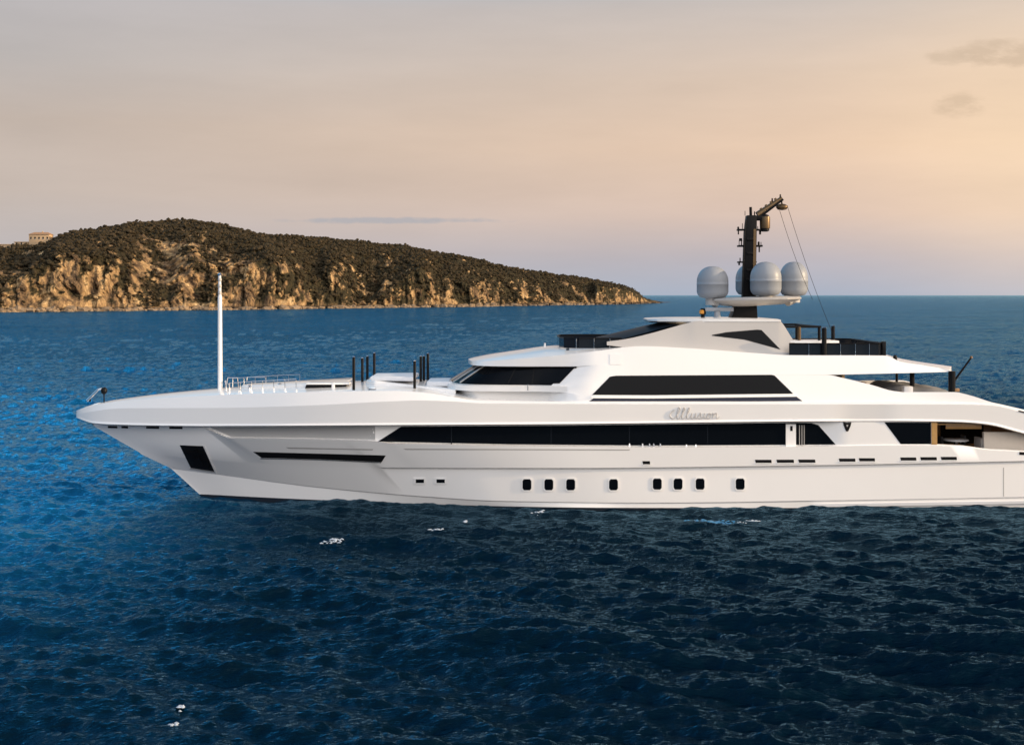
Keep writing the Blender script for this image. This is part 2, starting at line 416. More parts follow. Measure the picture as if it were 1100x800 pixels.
    far = N('ShaderNodeMapRange'); far.inputs['From Min'].default_value = 70; far.inputs['From Max'].default_value = 170
    far.inputs['To Min'].default_value = .10; far.inputs['To Max'].default_value = 1.0; far.inputs['From Max'].default_value = 170
    lk(ln.outputs['Value'], far.inputs['Value']); lk(far.outputs[0], b2.inputs['Strength'])
    lk(b1.outputs[0], b2.inputs['Normal'])
    for s in (dif, gl, fr): lk(b2.outputs[0], s.inputs['Normal'])
    lk(fr.outputs[0], mix.inputs[0]); lk(dif.outputs[0], mix.inputs[1]); lk(gl.outputs[0], mix.inputs[2]); lk(mix.outputs[0], o.inputs[0])
    return m
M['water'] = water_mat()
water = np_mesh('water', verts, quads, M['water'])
tag(water, kind='structure')
# inner disc under the camera
fan = MB(); fan.add([(0, 0, 0)] + [tuple(verts[j]) for j in range(na)], [(0, 1+(j+1) % na, 1+j) for j in range(na)])
bm = bmesh.new(); bm.from_mesh(water.data); bm.verts.ensure_lookup_table()
cv_ = bm.verts[cen]
for j in range(na): bm.faces.new((bm.verts[(j+1) % na], bm.verts[j], cv_))
bm.to_mesh(water.data); bm.free()
# ------------------------------------------------------------------ the yacht
END = 1168.0
yacht = empty('motor_yacht', (x_of(560, 0), YC, 0))
tag(yacht, 'long white motor yacht with black window bands, dark mast and radar domes', 'yacht')

class Row:
    def __init__(s, start, end, B, py=None, z=None, bend=None):
        s.bend = bend; s.s, s.e, s.B, s.py, s.zf = start, end, B, py, z
    def z(s, px): return s.zf(px) if s.zf is not None else z_of(s.py(px), s.B(px))
def loft(rows, n, pw, mid=None):
    """grid of points: near side; each row has its own start and end along the ship"""
    t = np.linspace(0, 1, n+1)**pw; G = []
    for r in rows:
        px = r.s + (r.e - r.s)*t
        if r.bend: px = np.where(px > r.bend[0], r.bend[0] + (px-r.bend[0])*(r.bend[1]-r.bend[0])/(r.e-r.bend[0]), px)
        G.append([(px[i], float(r.B(px[i])), float(r.z(px[i]))) for i in range(n+1)])
    return G
def pos(q, side): return (x_of(q[0], q[1]), YC - side*q[1], q[2])
def skin(mb, G, k, pred=None, kk=None):
    kk = k+1 if kk is None else kk
    n = len(G[k])-1
    for side in (1, -1):
        for i in range(n):
            a, b, c, d = G[k][i], G[k][i+1], G[kk][i+1], G[kk][i]
            if pred and not pred(k, (a[0]+b[0]+c[0]+d[0])/4): continue
            if abs(a[2]-d[2]) < 1e-5 and abs(b[2]-c[2]) < 1e-5 and abs(a[1]-d[1]) < 1e-5: continue
            # x is measured on the near side and mirrored, so both sides share it
            mb.add([pos(q, side) for q in (a, b, c, d)], [(0, 1, 2, 3) if side > 0 else (3, 2, 1, 0)])
def bridge(mb, G, k, pred=None):                     # close near row to far row, plank by plank
    n = len(G[k])-1
    for i in range(n):
        a, b = G[k][i], G[k][i+1]
        if pred and not pred(k, (a[0]+b[0])/2): continue
        mb.add([pos(a, 1), pos(b, 1), pos(b, -1), pos(a, -1)], [(0, 1, 2, 3)])
def surf_B(rows, px, z):
    zs = [float(r.z(px)) for r in rows]; bs = [float(r.B(px)) for r in rows]
    o = np.argsort(zs); return float(np.interp(z, np.array(zs)[o], np.array(bs)[o]))
from mathutils.bvhtree import BVHTree
class Skin:                                          # the finished shell itself, to lay fittings on it exactly
    def __init__(s, rows, o):
        s.rows = rows; dg_ = bpy.context.evaluated_depsgraph_get(); w = parent_origin(o)
        s.t = BVHTree.FromPolygons([v.co + w for v in o.data.vertices], [tuple(p.vertices) for p in o.data.polygons])
    def hit(s, px, py):
        d = Vector(((px-CX)/FPX, 1.0, (HOR-py)/FPX)); d.normalize()
        h = s.t.ray_cast(Vector((0, 0, H)), d)
        return h[0]
def on(rows, px, py, off=0.0):
    if isinstance(rows, Skin):
        h = rows.hit(px, py)
        if h is not None: return h + Vector((0, -off, 0))
        rows = rows.rows
    B = 4.2
    for _ in range(8):
        B = surf_B(rows, px, z_of(py, B))
    B += off
    return Vector((x_of(px, B-off), YC-B, z_of(py, B-off)))
def panel(name, material, parent, rows, bot, top, off=.012, thick=.05, n=24, m=5, far=False, bevel=0.0):
    """plate laid on the surface: between a bottom and a top edge polyline (photo pixels)"""
    def along(pl, t):
        xs = [p[0] for p in pl]; d = np.concatenate([[0], np.cumsum([math.dist(pl[i], pl[i+1]) for i in range(len(pl)-1)])]); d = d/d[-1]
        return np.interp(t, d, xs), np.interp(t, d, [p[1] for p in pl])
    if far is True: panel(name, material, parent, rows, bot, top, off, thick, n, m, 'only', bevel)
    mb = MB()
    for side in ((-1,) if far == 'only' else (1,)):
        F = [[None]*(n+1) for _ in range(m+1)]; Bk = [[None]*(n+1) for _ in range(m+1)]
        for i in range(n+1):
            b, t_ = along(bot, i/n), along(top, i/n)
            for j in range(m+1):
                px, py = b[0]+(t_[0]-b[0])*j/m, b[1]+(t_[1]-b[1])*j/m
                v = on(rows, px, py, off); w = v + Vector((0, thick, 0))
                if side < 0: v = Vector((v.x, 2*YC-v.y, v.z)); w = Vector((w.x, 2*YC-w.y, w.z))
                F[j][i], Bk[j][i] = v, w
        for j in range(m):
            for i in range(n): mb.add([F[j][i], F[j][i+1], F[j+1][i+1], F[j+1][i]], [(0, 1, 2, 3)])
        rim = [(0, i) for i in range(n+1)] + [(j, n) for j in range(1, m+1)] + [(m, i) for i in range(n-1, -1, -1)] + [(j, 0) for j in range(m-1, 0, -1)]
        for a, b in zip(rim, rim[1:]+rim[:1]):
            mb.add([F[a[0]][a[1]], Bk[a[0]][a[1]], Bk[b[0]][b[1]], F[b[0]][b[1]]], [(0, 1, 2, 3)])
    return mb.build(name, material, parent, angle=30, bevel=bevel)

def crease(o, G, spec):                               # mark chosen rows of a loft as hard edges: {row: (from px, to px)}
    w = parent_origin(o); key = {}
    for k, (lo, hi) in spec.items():
        for q in G[k]:
            if lo <= q[0] <= hi:
                for side in (1, -1):
                    p = pos(q, side); key.setdefault((round(p[0]-w[0], 3), round(p[1]-w[1], 3), round(p[2]-w[2], 3)), set()).add(k)
    me = o.data; ids = [key.get((round(v.co.x, 3), round(v.co.y, 3), round(v.co.z, 3)), set()) for v in me.vertices]
    at = me.attributes.get('sharp_edge') or me.attributes.new('sharp_edge', 'BOOLEAN', 'EDGE')
    for e in me.edges: at.data[e.index].value = bool(ids[e.vertices[0]] & ids[e.vertices[1]])
# ---- hull
Bcap = P({82:0, 84:.22, 88:.48, 100:.98, 130:1.62, 180:2.4, 236:3.05, 330:3.95, 420:4.4, 520:4.62, 700:4.68, 1000:4.64, 1168:4.45})
Bh = P({101:0, 106:.12, 130:.75, 180:1.65, 236:2.5, 330:3.5, 420:4.17, 520:4.5, 700:4.6, 1000:4.56, 1168:4.36})
ins = L({101:0, 221:.0, 246:.20, 330:.22, 880:.22, 906:.03, 1168:.03})
B6 = P({150:0, 160:.2, 200:.95, 273:1.95, 350:2.85, 412:3.5, 520:4.2, 650:4.52, 1000:4.55, 1168:4.36})
B8 = P({182:0, 192:.12, 233:.65, 340:2.05, 460:3.42, 540:4.02, 700:4.42, 900:4.48, 1168:4.28})
B9 = P({214:0, 222:.10, 270:.88, 330:1.75, 400:2.6, 480:3.4, 550:3.95, 650:4.33, 800:4.4, 1000:4.32, 1168:4.08})
top = P({82:441, 95:436.2, 110:433.2, 130:430.8, 180:427, 236:424, 330:421, 420:419.6, 450:421, 485:426, 515:430, 600:431, 1035:431.2, 1060:432, 1100:440, 1168:455})
shoulder = P({82:444.5, 130:438.5, 236:438, 330:435.5, 420:431, 450:430, 485:431, 520:433.2, 700:434, 1035:434.4, 1065:435.4, 1100:443, 1168:458})
lower = P({82:448.5, 100:454.3, 130:456, 220:457.3, 420:456.3, 600:455.3, 860:452.4, 950:452, 1030:453, 1060:455.3, 1100:465, 1168:479})
r4py = L({100:456.9, 221:459.2, 246:469.4, 330:470.5, 405:472.4, 420:474.8, 550:477.4, 700:479, 860:478.4, 950:477, 1003:477, 1035:478.5, 1060:482, 1100:484, 1168:487})
r6py = P({150:486, 200:491, 273:496.5, 412:502, 600:502.4, 860:499.6, 1000:497, 1100:494.8, 1168:493.4})
lean = L({82:0, 221:0, 250:1, 398:1, 401:0, 1168:0})
lean0 = lean
lean = lambda x: lean0(x)*.12
flush = L({82:0, 890:0, 912:1, 945:1, 965:.3, 1168:.3})
ledge = L({150:0, 398:0, 416:1, 1168:1})
r8py = P({182:502, 233:508.5, 340:522.5, 460:533.2, 540:537.8, 700:539.6, 900:537, 1100:533.5, 1168:532})
deckin = L({82:0, 100:.10, 130:.14, 236:.18, 1168:.18})
HR = [
    Row(82, END, lambda x: np.maximum(0, Bcap(x)-deckin(x)), py=top),
    Row(82, END, Bcap, py=shoulder),
    Row(82, END, lambda x: Bcap(x)-.015*(x > 84) + (Bh(x)-.01-Bcap(x))*flush(x), py=lambda x: lower(x)-2.3),
    Row(82, END, lambda x: Bcap(x)+.045*sm(84, 110, x) + (Bh(x)-.01-Bcap(x)-.045)*flush(x), py=lower),
    Row(99, END, lambda x: np.maximum(0, Bh(x)-ins(x)-.02+lean(x)*.30), py=lambda x: lower(x)+1.0),
    Row(100, END, lambda x: np.maximum(0, Bh(x)-ins(x)-lean(x)*.42), py=r4py),
    Row(102, END, lambda x: np.maximum(0, Bh(x)+.03), py=lambda x: r4py(x)+1.3),
    Row(150, END, lambda x: B6(x)+.04*ledge(x), py=r6py),
    Row(151, END, lambda x: np.maximum(0, B6(x)+(B8(x)-B6(x))*1.3/np.maximum(8, r8py(x)-r6py(x))*(1-ledge(x))-.10*ledge(x)), py=lambda x: r6py(x)+1.3),
    Row(182, END, B8, py=r8py),
    Row(184, END, lambda x: np.maximum(0, B8(x)-.06), py=lambda x: r8py(x)+1.0),
    Row(214, END, B9, z=lambda x: np.full_like(np.asarray(x, float), -.05)),
    Row(236, END, lambda x: np.maximum(0, B9(x)-.15), z=lambda x: np.full_like(np.asarray(x, float), -1.1)),
]
GH = loft(HR, 210, 1.5)
mb = MB()
for k in range(11):
    skin(mb, GH, k, (lambda k, px: not (k == 4 and px > 1003)))
# transom
tr = [pos(GH[k][-1], 1) for k in range(12)] ; tl = [pos(GH[k][-1], -1) for k in range(12)]
for k in range(11):
    if k == 4: continue
    mb.add([tr[k], tr[k+1], tl[k+1], tl[k]], [(0, 1, 2, 3)])
hull = mb.build('hull', M['white'], yacht, angle=180)
crease(hull, GH, {0:(0, 2000), 1:(0, 2000), 2:(0, 2000), 3:(0, 2000), 4:(0, 2000), 5:(215, 2000), 6:(215, 2000), 7:(405, 2000), 8:(405, 2000), 9:(0, 2000), 10:(0, 2000)})
HS = Skin(HR, hull)
mb = MB(); skin(mb, GH, 11); boot = mb.build('waterline_stripe', M['boot'], hull)
# deck: crowned from gunwale to gunwale
crown = P({82:0, 100:.05, 180:.16, 300:.22, 430:.22, 500:.10, 640:.03, 1040:.02, 1168:.02})
mb = MB(); n = len(GH[0])-1; fr_ = [1, .985, .86, .6, .3, 0, -.3, -.6, -.86, -.985, -1]
for i in range(n):
    for a, b in zip(fr_[:-1], fr_[1:]):
        q = []
        for (g, f_) in ((GH[0][i], a), (GH[0][i+1], a), (GH[0][i+1], b), (GH[0][i], b)):
            zz = g[2] - (.0 if abs(f_) == 1 else .05 if g[0] > 100 else 0) + float(crown(g[0]))*(1-f_*f_)
            q.append((x_of(g[0], g[1]), YC - f_*g[1], zz))
        mb.add(q, [(0, 1, 2, 3)])
deck = mb.build('deck', M['white'], yacht, angle=20)
def deck_z(px, y):                                   # deck height at ship-coordinate y (near +)
    B = float(HR[0].B(px)); f_ = min(.98, abs(y)/max(B, .01))
    return float(HR[0].z(px)) - .05 + float(crown(px))*(1-f_*f_)

# main saloon window band in the recess under the upper deck
panel('saloon_window', M['glass'], hull, HR, [(406, 474.0), (550, 477), (700, 478.3), (897.5, 477.2)],
      [(431, 458.0), (600, 457), (860, 453.9), (873, 454.2), (879, 456.5)], off=.03, thick=.08, n=60, far=True)
for a in (485.0, 592, 676, 760):
    panel('window_mullion', M['tint'], hull, HR, [(a-.5, 477.0), (a+.5, 477.0)], [(a-.5, 458), (a+.5, 458)], off=.036, thick=.04, n=1, m=3)
panel('side_door', M['white'], hull, HR, [(843.8, 478.8), (854.6, 478.8)], [(843.8, 455.3), (854.6, 455.3)], off=.10, thick=.10, n=3, m=4)
do_ = panel('door_jamb', M['dark'], hull, HR, [(856.5, 477.6), (865, 477.4)], [(856.5, 456), (865, 456)], off=.045, thick=.05, n=3, m=3)
for a in (858.6, 861.2, 863.6):
    panel('jamb_rail', M['silver'], do_, HR, [(a-.35, 477.4), (a+.35, 477.4)], [(a-.35, 456.4), (a+.35, 456.4)], off=.06, thick=.02, n=1, m=2)
panel('door_latch', M['dark'], hull, HR, [(848.4, 462.5), (851, 462.5)], [(848.4, 457.2), (851, 457.2)], off=.11, thick=.02, n=2, m=2)
# cockpit side glass, long slit and fold lines
panel('cockpit_side_glass', M['glass'], hull, HR, [(967.5, 476.7), (1000, 476.7)], [(950, 453.4), (1000, 453.6)], off=.012, thick=.06, n=16, far=True)
panel('cockpit_pillar', M['gold'], hull, HR, [(1000.4, 477), (1006.5, 477.2)], [(1000.4, 453.4), (1006.5, 453.4)], off=.04, thick=.22, n=3, m=4)
panel('bulwark_recess', M['recess'], hull, HR, [(248.5, 469.0), (330, 470.1), (403, 472.0)], [(226, 459.0), (330, 458.4), (403, 457.7)], off=.014, thick=.05, n=40, m=3)  # even grey plate laid over the recess, darker than the hull
panel('side_slit', M['black'], hull, HS, [(281, 491.6), (340, 493), (410, 496.2)], [(272, 485.2), (340, 487), (414.5, 489)], off=.010, thick=.03, n=40, m=3)
panel('slit_lip', M['chrome'], hull, HS, [(279, 492.6), (340, 493.9), (409, 497.0)], [(280, 491.9), (340, 493.2), (410, 496.4)], off=.025, thick=.03, n=30, m=1)
for (a, b, ya, yb) in ((310, 400, 480.3, 482.2), (436, 676, 481.6, 482.4)):
    panel('feature_groove', M['silver'], hull, HS, [(a, ya+1.5), (b, yb+1.3)], [(a-3, ya), (b+1, yb)], off=.006, thick=.02, n=40, m=1)
# anchor pocket with its frame and anchor
ap = panel('anchor_pocket', M['black'], hull, HS, [(205, 502.5), (231, 506.5)], [(193, 478), (218, 479)], off=.012, thick=.03, n=8, m=8)
panel('pocket_rim', M['silver'], hull, HS, [(203.6, 503.6), (232.5, 507.8)], [(205, 502.4), (231, 506.4)], off=.03, thick=.05, n=8, m=1)
panel('pocket_rim', M['white'], hull, HS, [(231.2, 507.6), (233, 507.8)], [(218.2, 478.6), (219.6, 478.6)], off=.03, thick=.05, n=1, m=8)
panel('anchor_shank', M['dark'], ap, HS, [(217, 500), (219.6, 500.4)], [(208.5, 482), (211, 482)], off=.10, thick=.07, n=1, m=5)
panel('anchor_fluke', M['dark'], ap, HS, [(208.5, 500.6), (226, 503)], [(207, 491), (222.5, 494)], off=.07, thick=.05, n=5, m=3)
panel('anchor_crown', M['dark'], ap, HS, [(200.5, 488), (219.5, 489.3)], [(199, 484.8), (218, 486)], off=.09, thick=.05, n=5, m=2)
# portholes, bow ports, vents
for a in (566, 589.5, 613, 659, 706, 728.3, 752, 795):
    y = 520.3 if a < 700 else 519.6
    fr = panel('porthole_rim', M['white'], hull, HS, [(a-6.1, y+4.8), (a-4.3, y+7.3), (a+4.3, y+7.3), (a+6.1, y+4.8)], [(a-6.1, y-4.8), (a-4.3, y-7.3), (a+4.3, y-7.3), (a+6.1, y-4.8)], off=.03, thick=.05, n=12, m=4)
    panel('porthole_glass', M['glass'], fr, HS, [(a-4.7, y+3.8), (a-3.3, y+5.9), (a+3.3, y+5.9), (a+4.7, y+3.8)], [(a-4.7, y-3.8), (a-3.3, y-5.9), (a+3.3, y-5.9), (a+4.7, y-3.8)], off=.036, thick=.02, n=12, m=4)
for a in (450.7, 473):
    fr = panel('bow_port_rim', M['white'], hull, HS, [(a-6.5, 519.8), (a+6, 519.8)], [(a-6.5, 513.2), (a+6, 513.2)], off=.03, thick=.05, n=4, m=3)
    panel('bow_port_glass', M['glass'], fr, HS, [(a-4, 518.4), (a+4.8, 518.4)], [(a-4, 514.6), (a+4.8, 514.6)], off=.036, thick=.02, n=4, m=3)
for (a, b, y) in ((811, 829, 495.3), (834, 853, 495.2), (857.5, 876, 495.1), (901, 919, 494), (922.5, 940, 493.6), (967, 984.5, 492.8), (988.5, 1006.5, 492.5), (1010.5, 1028, 492.2), (690, 698.5, 496.8)):
    panel('vent_slot', M['black'], hull, HS, [(a+.8, y+1.7), (b, y+1.7)], [(a, y-1.7), (b-.4, y-1.7)], off=.008, thick=.03, n=4, m=2)
    panel('vent_trim', M['white'], hull, HS, [(a, y+2.8), (b+.6, y+2.8)], [(a+.4, y+1.9), (b+.6, y+1.9)], off=.03, thick=.04, n=2, m=1)
panel('stern_hatch_seam', M['silver'], hull, HS, [(1077.5, 533), (1078.5, 533)], [(1077.5, 502), (1078.5, 502)], off=.004, thick=.02, n=1, m=6)
panel('mooring_fairlead', M['dark'], hull, HS, [(1095, 488.2), (1104, 488.6)], [(1095, 485.2), (1104, 485.6)], off=.02, thick=.04, n=4, m=2)
panel('deck_fairlead', M['dark'], hull, HS, [(1093.5, 441.8), (1103, 444.2)], [(1094.5, 440.6), (1103, 442.8)], off=.02, thick=.04, n=4, m=2)
panel('spray_strake', M['padwhite'], hull, HR, [(868, 544.2), (985, 542.4), (1100, 540.6), (1150, 540)], [(876, 541), (985, 539.2), (1100, 537.6), (1150, 537)], off=.08, thick=.12, n=30, m=2)
for a in (676, 690, 697.5, 702, 709, 737, 747):
    panel('ledge_fitting', M['chrome'], hull, HR, [(a-1, 479.2), (a+1, 479.2)], [(a-.5, 475.8 if a < 712 else 477), (a+.6, 476.2 if a < 712 else 477)], off=.14, thick=.05, n=2, m=1)
# emblem: small shield with a bevelled cross bar
em = panel('emblem_shield', M['dark'], hull, HS, [(906.2, 456.8), (908.9, 463), (911.1, 463), (913.8, 456.8)], [(905.6, 453.2), (909, 453.6), (911, 453.6), (914.4, 453.2)], off=.03, thick=.05, n=14, m=4)
panel('emblem_inlay', M['silver'], em, HS, [(909.3, 457.2), (909.9, 458.6), (910.1, 458.6), (910.7, 457.2)], [(909, 456.2), (909.6, 456.2), (910.4, 456.2), (911, 456.2)], off=.04, thick=.02, n=8, m=3)
# fairleads on the shadow line under the bow flare
for a, w in ((121, 5), (134, 3.5), (164, 7), (189, 7)):
    panel('fairlead_slot', M['black'], hull, HS, [(a-w, 459.6+ (a-120)*.012), (a+w, 459.8+(a-120)*.012)], [(a-w, 457.4+(a-120)*.012), (a+w, 457.6+(a-120)*.012)], off=.02, thick=.03, n=4, m=2)

# ---- superstructure
def mixrow(lo, f_, a):      # ahead of px ~620 the row is given, aft it is an even share between two rows
    return lambda x: a(x)*(1-sm(604, 650, x)) + f_(x)*sm(604, 650, x)
b0 = P({488:0, 489.3:.9, 493:1.7, 500:2.4, 515:3.0, 575:3.25, 588:3.4, 606:4.1, 622:4.38, 640:4.46, 960:4.46, 1064:4.48})
bl = P({497:0, 499:1.0, 503:1.9, 512:2.6, 530:3.1, 560:3.35, 590:3.62, 617:3.98, 640:4.16, 888:4.16, 965:4.32, 1064:4.47})
bu = P({497:0, 499:1.0, 503:1.9, 512:2.6, 530:3.1, 560:3.35, 590:3.62, 617:3.98, 640:4.16, 888:4.16, 940:4.12, 1022:3.92})
b7 = P({503:0, 504.4:1.1, 508:2.1, 518:2.85, 540:3.3, 580:3.58, 617:3.78, 640:3.86, 700:3.92, 850:3.92, 950:3.88, 1000:3.8, 1022:3.6})
z0 = lambda x: np.full_like(np.asarray(x, float), 5.0)
pyl = P({640:402.5, 888:402.5, 906:406, 935:413, 962:420.2, 972:421, 1025:421, 1040:424, 1064:431.6})
pyu = P({640:402.5, 888:402.4, 940:401.4, 1022:399.4})
def zl(x): x = np.asarray(x, float); return np.where(x < 640, 6.3+(z_of(402.5, 4.16)-6.3)*sm(600, 640, x), z_of(pyl(x), bl(x)))
def zu(x): x = np.asarray(x, float); return np.where(x < 640, 6.3+(z_of(402.5, 4.16)-6.3)*sm(600, 640, x), z_of(pyu(x), bu(x)))
z7 = P({503:6.93, 520:6.99, 540:7.06, 590:7.25, 640:7.52, 690:7.76, 740:7.66, 810:7.43, 850:7.32, 950:7.30, 957:7.22, 966:7.02, 990:6.84, 1022:6.58})
z9 = P({503:6.95, 510:7.02, 520:7.12, 560:7.42, 590:7.62, 640:7.70, 690:7.70, 740:7.58, 810:7.34, 850:7.22, 950:7.18, 966:6.98, 1022:6.56})
def lowrow(k, plan, zfix):
    def B(x):
        x = np.asarray(x, float); s = sm(604, 645, x); return plan(x)*(1-s) + (b0(x)+(bl(x)-b0(x))*k/5)*s
    def Z(x):
        x = np.asarray(x, float); s = sm(604, 650, x); return zfix*(1-s) + (5.0+(zl(x)-5.0)*k/5)*s
    return B, Z
def uprow(k, plan, zfix):
    def B(x):
        x = np.asarray(x, float); s = sm(604, 645, x); return plan(x)*(1-s) + (bu(x)+(b7(x)-bu(x))*k)*s
    def Z(x):
        x = np.asarray(x, float); s = sm(604, 650, x); return zfix*(1-s) + (zu(x)+(z7(x)-zu(x))*k)*s
    return B, Z
pl2 = P({477:0, 478.3:1.0, 482:1.8, 490:2.6, 508:3.35, 545:3.62, 575:3.74, 606:4.1, 640:4.4, 1064:4.4})
pl4 = P({482:0, 483.5:1.0, 487:1.75, 495:2.45, 512:3.15, 545:3.48, 575:3.60, 606:4.0, 640:4.3, 1064:4.3})
pl5 = P({512:0, 513:.9, 516:1.7, 523:2.4, 537:2.9, 560:3.2, 600:3.58, 617:3.75, 640:3.95, 1064:4.0})
pl6 = P({503:0, 504.2:1.1, 507:2.1, 516:2.85, 538:3.3, 580:3.6, 617:3.83, 640:4.0, 1064:4.0})
rowsS = [Row(488, 1064, b0, z=z0)]
for (st, k, plan, zf) in ((488, 1, b0, 5.50), (477, 2, pl2, 5.53), (477, 3, pl2, 5.80), (482, 4, pl4, 5.84)):
    B, Z = lowrow(k, plan, zf); rowsS.append(Row(st, 1064, B, z=Z))
rowsS.append(Row(497, 1064, bl, z=zl))
BD = (880, 1022)
rowsS.append(Row(497, 1064, bu, z=zu, bend=BD))
for (st, k, plan, zf) in ((512, .40, pl5, 6.71), (503, .48, pl6, 6.745)):
    B, Z = uprow(k, plan, zf); rowsS.append(Row(st, 1064, B, z=Z, bend=BD))
rowsS.append(Row(503, 1064, b7, z=z7, bend=BD))
rowsS.append(Row(503, 1064, lambda x: b7(x)*.86, z=lambda x: z7(x)+(z9(x)-z7(x))*.42, bend=BD))
rowsS.append(Row(503, 1064, lambda x: b7(x)*.5, z=lambda x: z7(x)+(z9(x)-z7(x))*.82, bend=BD))
rowsS.append(Row(503, 1064, lambda x: b7(x)*.0, z=z9, bend=BD))
GS = loft(rowsS, 230, 1.35)
mb = MB(); gm = MB()
for k in range(12):
    if k == 5: continue
    if k in (4, 6):
        skin(gm, GS, k, lambda k, px: px < 598)
        skin(mb, GS, k, lambda k, px: px >= 598)
    else: skin(mb, GS, k)
bridge(mb, GS, 6, lambda k, px: px > 880)                                   # underside of the sundeck overhang
for k in range(6, 12):                                                       # aft edge of the overhang
    a, b = GS[k][-1], GS[k+1][-1]; mb.add([pos(a, 1), pos(b, 1), pos(b, -1), pos(a, -1)], [(0, 1, 2, 3)])
house = mb.build('superstructure', M['white'], yacht, angle=180)
crease(house, GS, {0:(0, 2000), 1:(0, 612), 2:(0, 612), 3:(0, 612), 4:(0, 606), 5:(860, 2000), 6:(860, 2000), 7:(0, 640), 8:(0, 655), 9:(0, 2000)})
wheel = gm.build('wheelhouse_window', M['glass'], house, angle=30)
RS = rowsS
panel('wheelhouse_side_glass', M['glass'], house, RS, [(578, 411.7), (601, 411.7)], [(584, 394.6), (617.5, 394.6)], off=.03, thick=.06, n=8, m=4)
panel('window_frame', M['dark'], house, RS, [(512, 395.3), (619, 395.3)], [(511, 393.6), (619.5, 393.6)], off=.05, thick=.10, n=30, m=1)
panel('window_mullion', M['dark'], wheel, RS, [(545, 412), (546.5, 412)], [(553.4, 394.6), (555, 394.6)], off=.02, thick=.03, n=1, m=4)
panel('window_mullion', M['dark'], wheel, RS, [(571, 412), (572.5, 412)], [(573, 394.6), (574.5, 394.6)], off=.02, thick=.03, n=1, m=4)
# front window bars and wipers (raked)
for yb in (1.05, 1.85, 2.45):
    s4, s5 = rowsS[4], rowsS[7]
    def fx_(row, b): 
        xs = np.linspace(row.s, row.s+70, 400); return float(np.interp(b, row.B(xs), xs))
    p0 = pt(fx_(s4, yb), 0, yb); p0.z = 5.86; p1 = pt(fx_(s5, yb*.95), 0, yb*.95); p1.z = 6.70
    o1 = Vector((-.05, -.03, .03))
    MB().tube(p0+o1, p1+o1, .035, .035, 6).build('window_bar', M['silver'], wheel)
    q0 = p0 + Vector((.05, .3, .05)); q1 = p0.lerp(p1, .8) + Vector((0, .1, 0))
    MB().tube(q0+o1*1.6, q1+o1*1.6, .022, .014, 6).build('wiper', M['chrome'], wheel)
# upper saloon window and the stripe under it
panel('upper_saloon_window', M['glass'], house, RS, [(636, 424.0), (700, 424.4), (852, 422.7)], [(655, 404.6), (661, 403.4), (829, 402.5), (832, 403.2)], off=.012, thick=.06, n=50, m=6, far=True)
panel('stripe_window', M['navy'], house, RS, [(631, 432.3), (862, 430.6)], [(637.5, 427.7), (700, 428), (855.5, 426)], off=.012, thick=.06, n=40, m=3, far=True)
panel('window_sill', M['white'], house, RS, [(634, 427.5), (700, 427.8), (857, 425.9)], [(636, 424.4), (700, 424.8), (852.5, 423)], off=.045, thick=.07, n=40, m=1)
panel('name_board_line', M['silver'], house, RS, [(625, 434.0), (870, 432.2)], [(625, 433.3), (870, 431.5)], off=.01, thick=.02, n=40, m=1)
panel('side_hatch', M['white'], house, RS, [(655.2, 391.5), (667.8, 391.5)], [(655.2, 380.2), (667.8, 380.2)], off=.018, thick=.03, n=4, m=4)
panel('roof_port', M['black'], house, RS, [(608, 376.4), (611.4, 376.2)], [(608.4, 374), (611.6, 373.8)], off=.02, thick=.03, n=2, m=2)
for s in ((585, 374), ):
    MB().tube(pt(s[0], 373, 2.2), pt(s[0]+.5, 368.5, 2.2), .05).build('roof_stanchion', M['white'], house)
# yacht's name, script-like letters in brushed steel
def smooth_path(pts, k=6):
    o = []
    for i in range(len(pts)-1):
        p0, p1, p2, p3 = [np.array(pts[min(max(j, 0), len(pts)-1)], float) for j in (i-1, i, i+1, i+2)]
        for t in np.linspace(0, 1, k, endpoint=False):
            o.append(.5*(2*p1 + (p2-p0)*t + (2*p0-5*p1+4*p2-p3)*t*t + (3*p1-p0-3*p2+p3)*t**3))
    return o + [np.array(pts[-1], float)]
script = [[(.55, .95), (.2, .75), (.0, .4), (.2, .1), (.6, .05), (1.0, .5), (1.25, 1.05), (1.05, 1.2), (.95, .7), (1.0, .15), (1.2, .0),
           (1.55, .4), (1.85, 1.0), (1.72, 1.18), (1.58, .7), (1.62, .1), (1.85, .02), (2.2, .4), (2.5, 1.0), (2.37, 1.18), (2.23, .7), (2.27, .1), (2.5, .02),
           (2.75, .35), (2.85, .6), (2.8, .2), (2.95, .0), (3.2, .2), (3.35, .6), (3.33, .15), (3.5, .02), (3.8, .4), (3.95, .65), (4.0, .35), (4.1, .12), (3.9, .0), (3.8, .06),
           (4.1, .04), (4.4, .3), (4.5, .6), (4.48, .2), (4.6, .02), (4.85, .2), (5.1, .55), (4.9, .5), (4.82, .2), (5.0, .0), (5.25, .15), (5.3, .45), (5.1, .6), (5.4, .5),
           (5.6, .6), (5.62, .05), (5.66, .3), (5.9, .6), (6.05, .55), (6.05, .15), (6.2, .0), (6.45, .2)]]
nb = MB()
for st in script:
    q = smooth_path(st); pts = []
    for c in q:
        p = on(HR[:3], 719 + (c[0]+c[1]*.12)/6.5*54, 449.4 - c[1]*9.8, .03); pts.append(p)
    nb.path(pts, .020, 5)
nb.build('name_lettering', M['letter'], hull, merge=False)
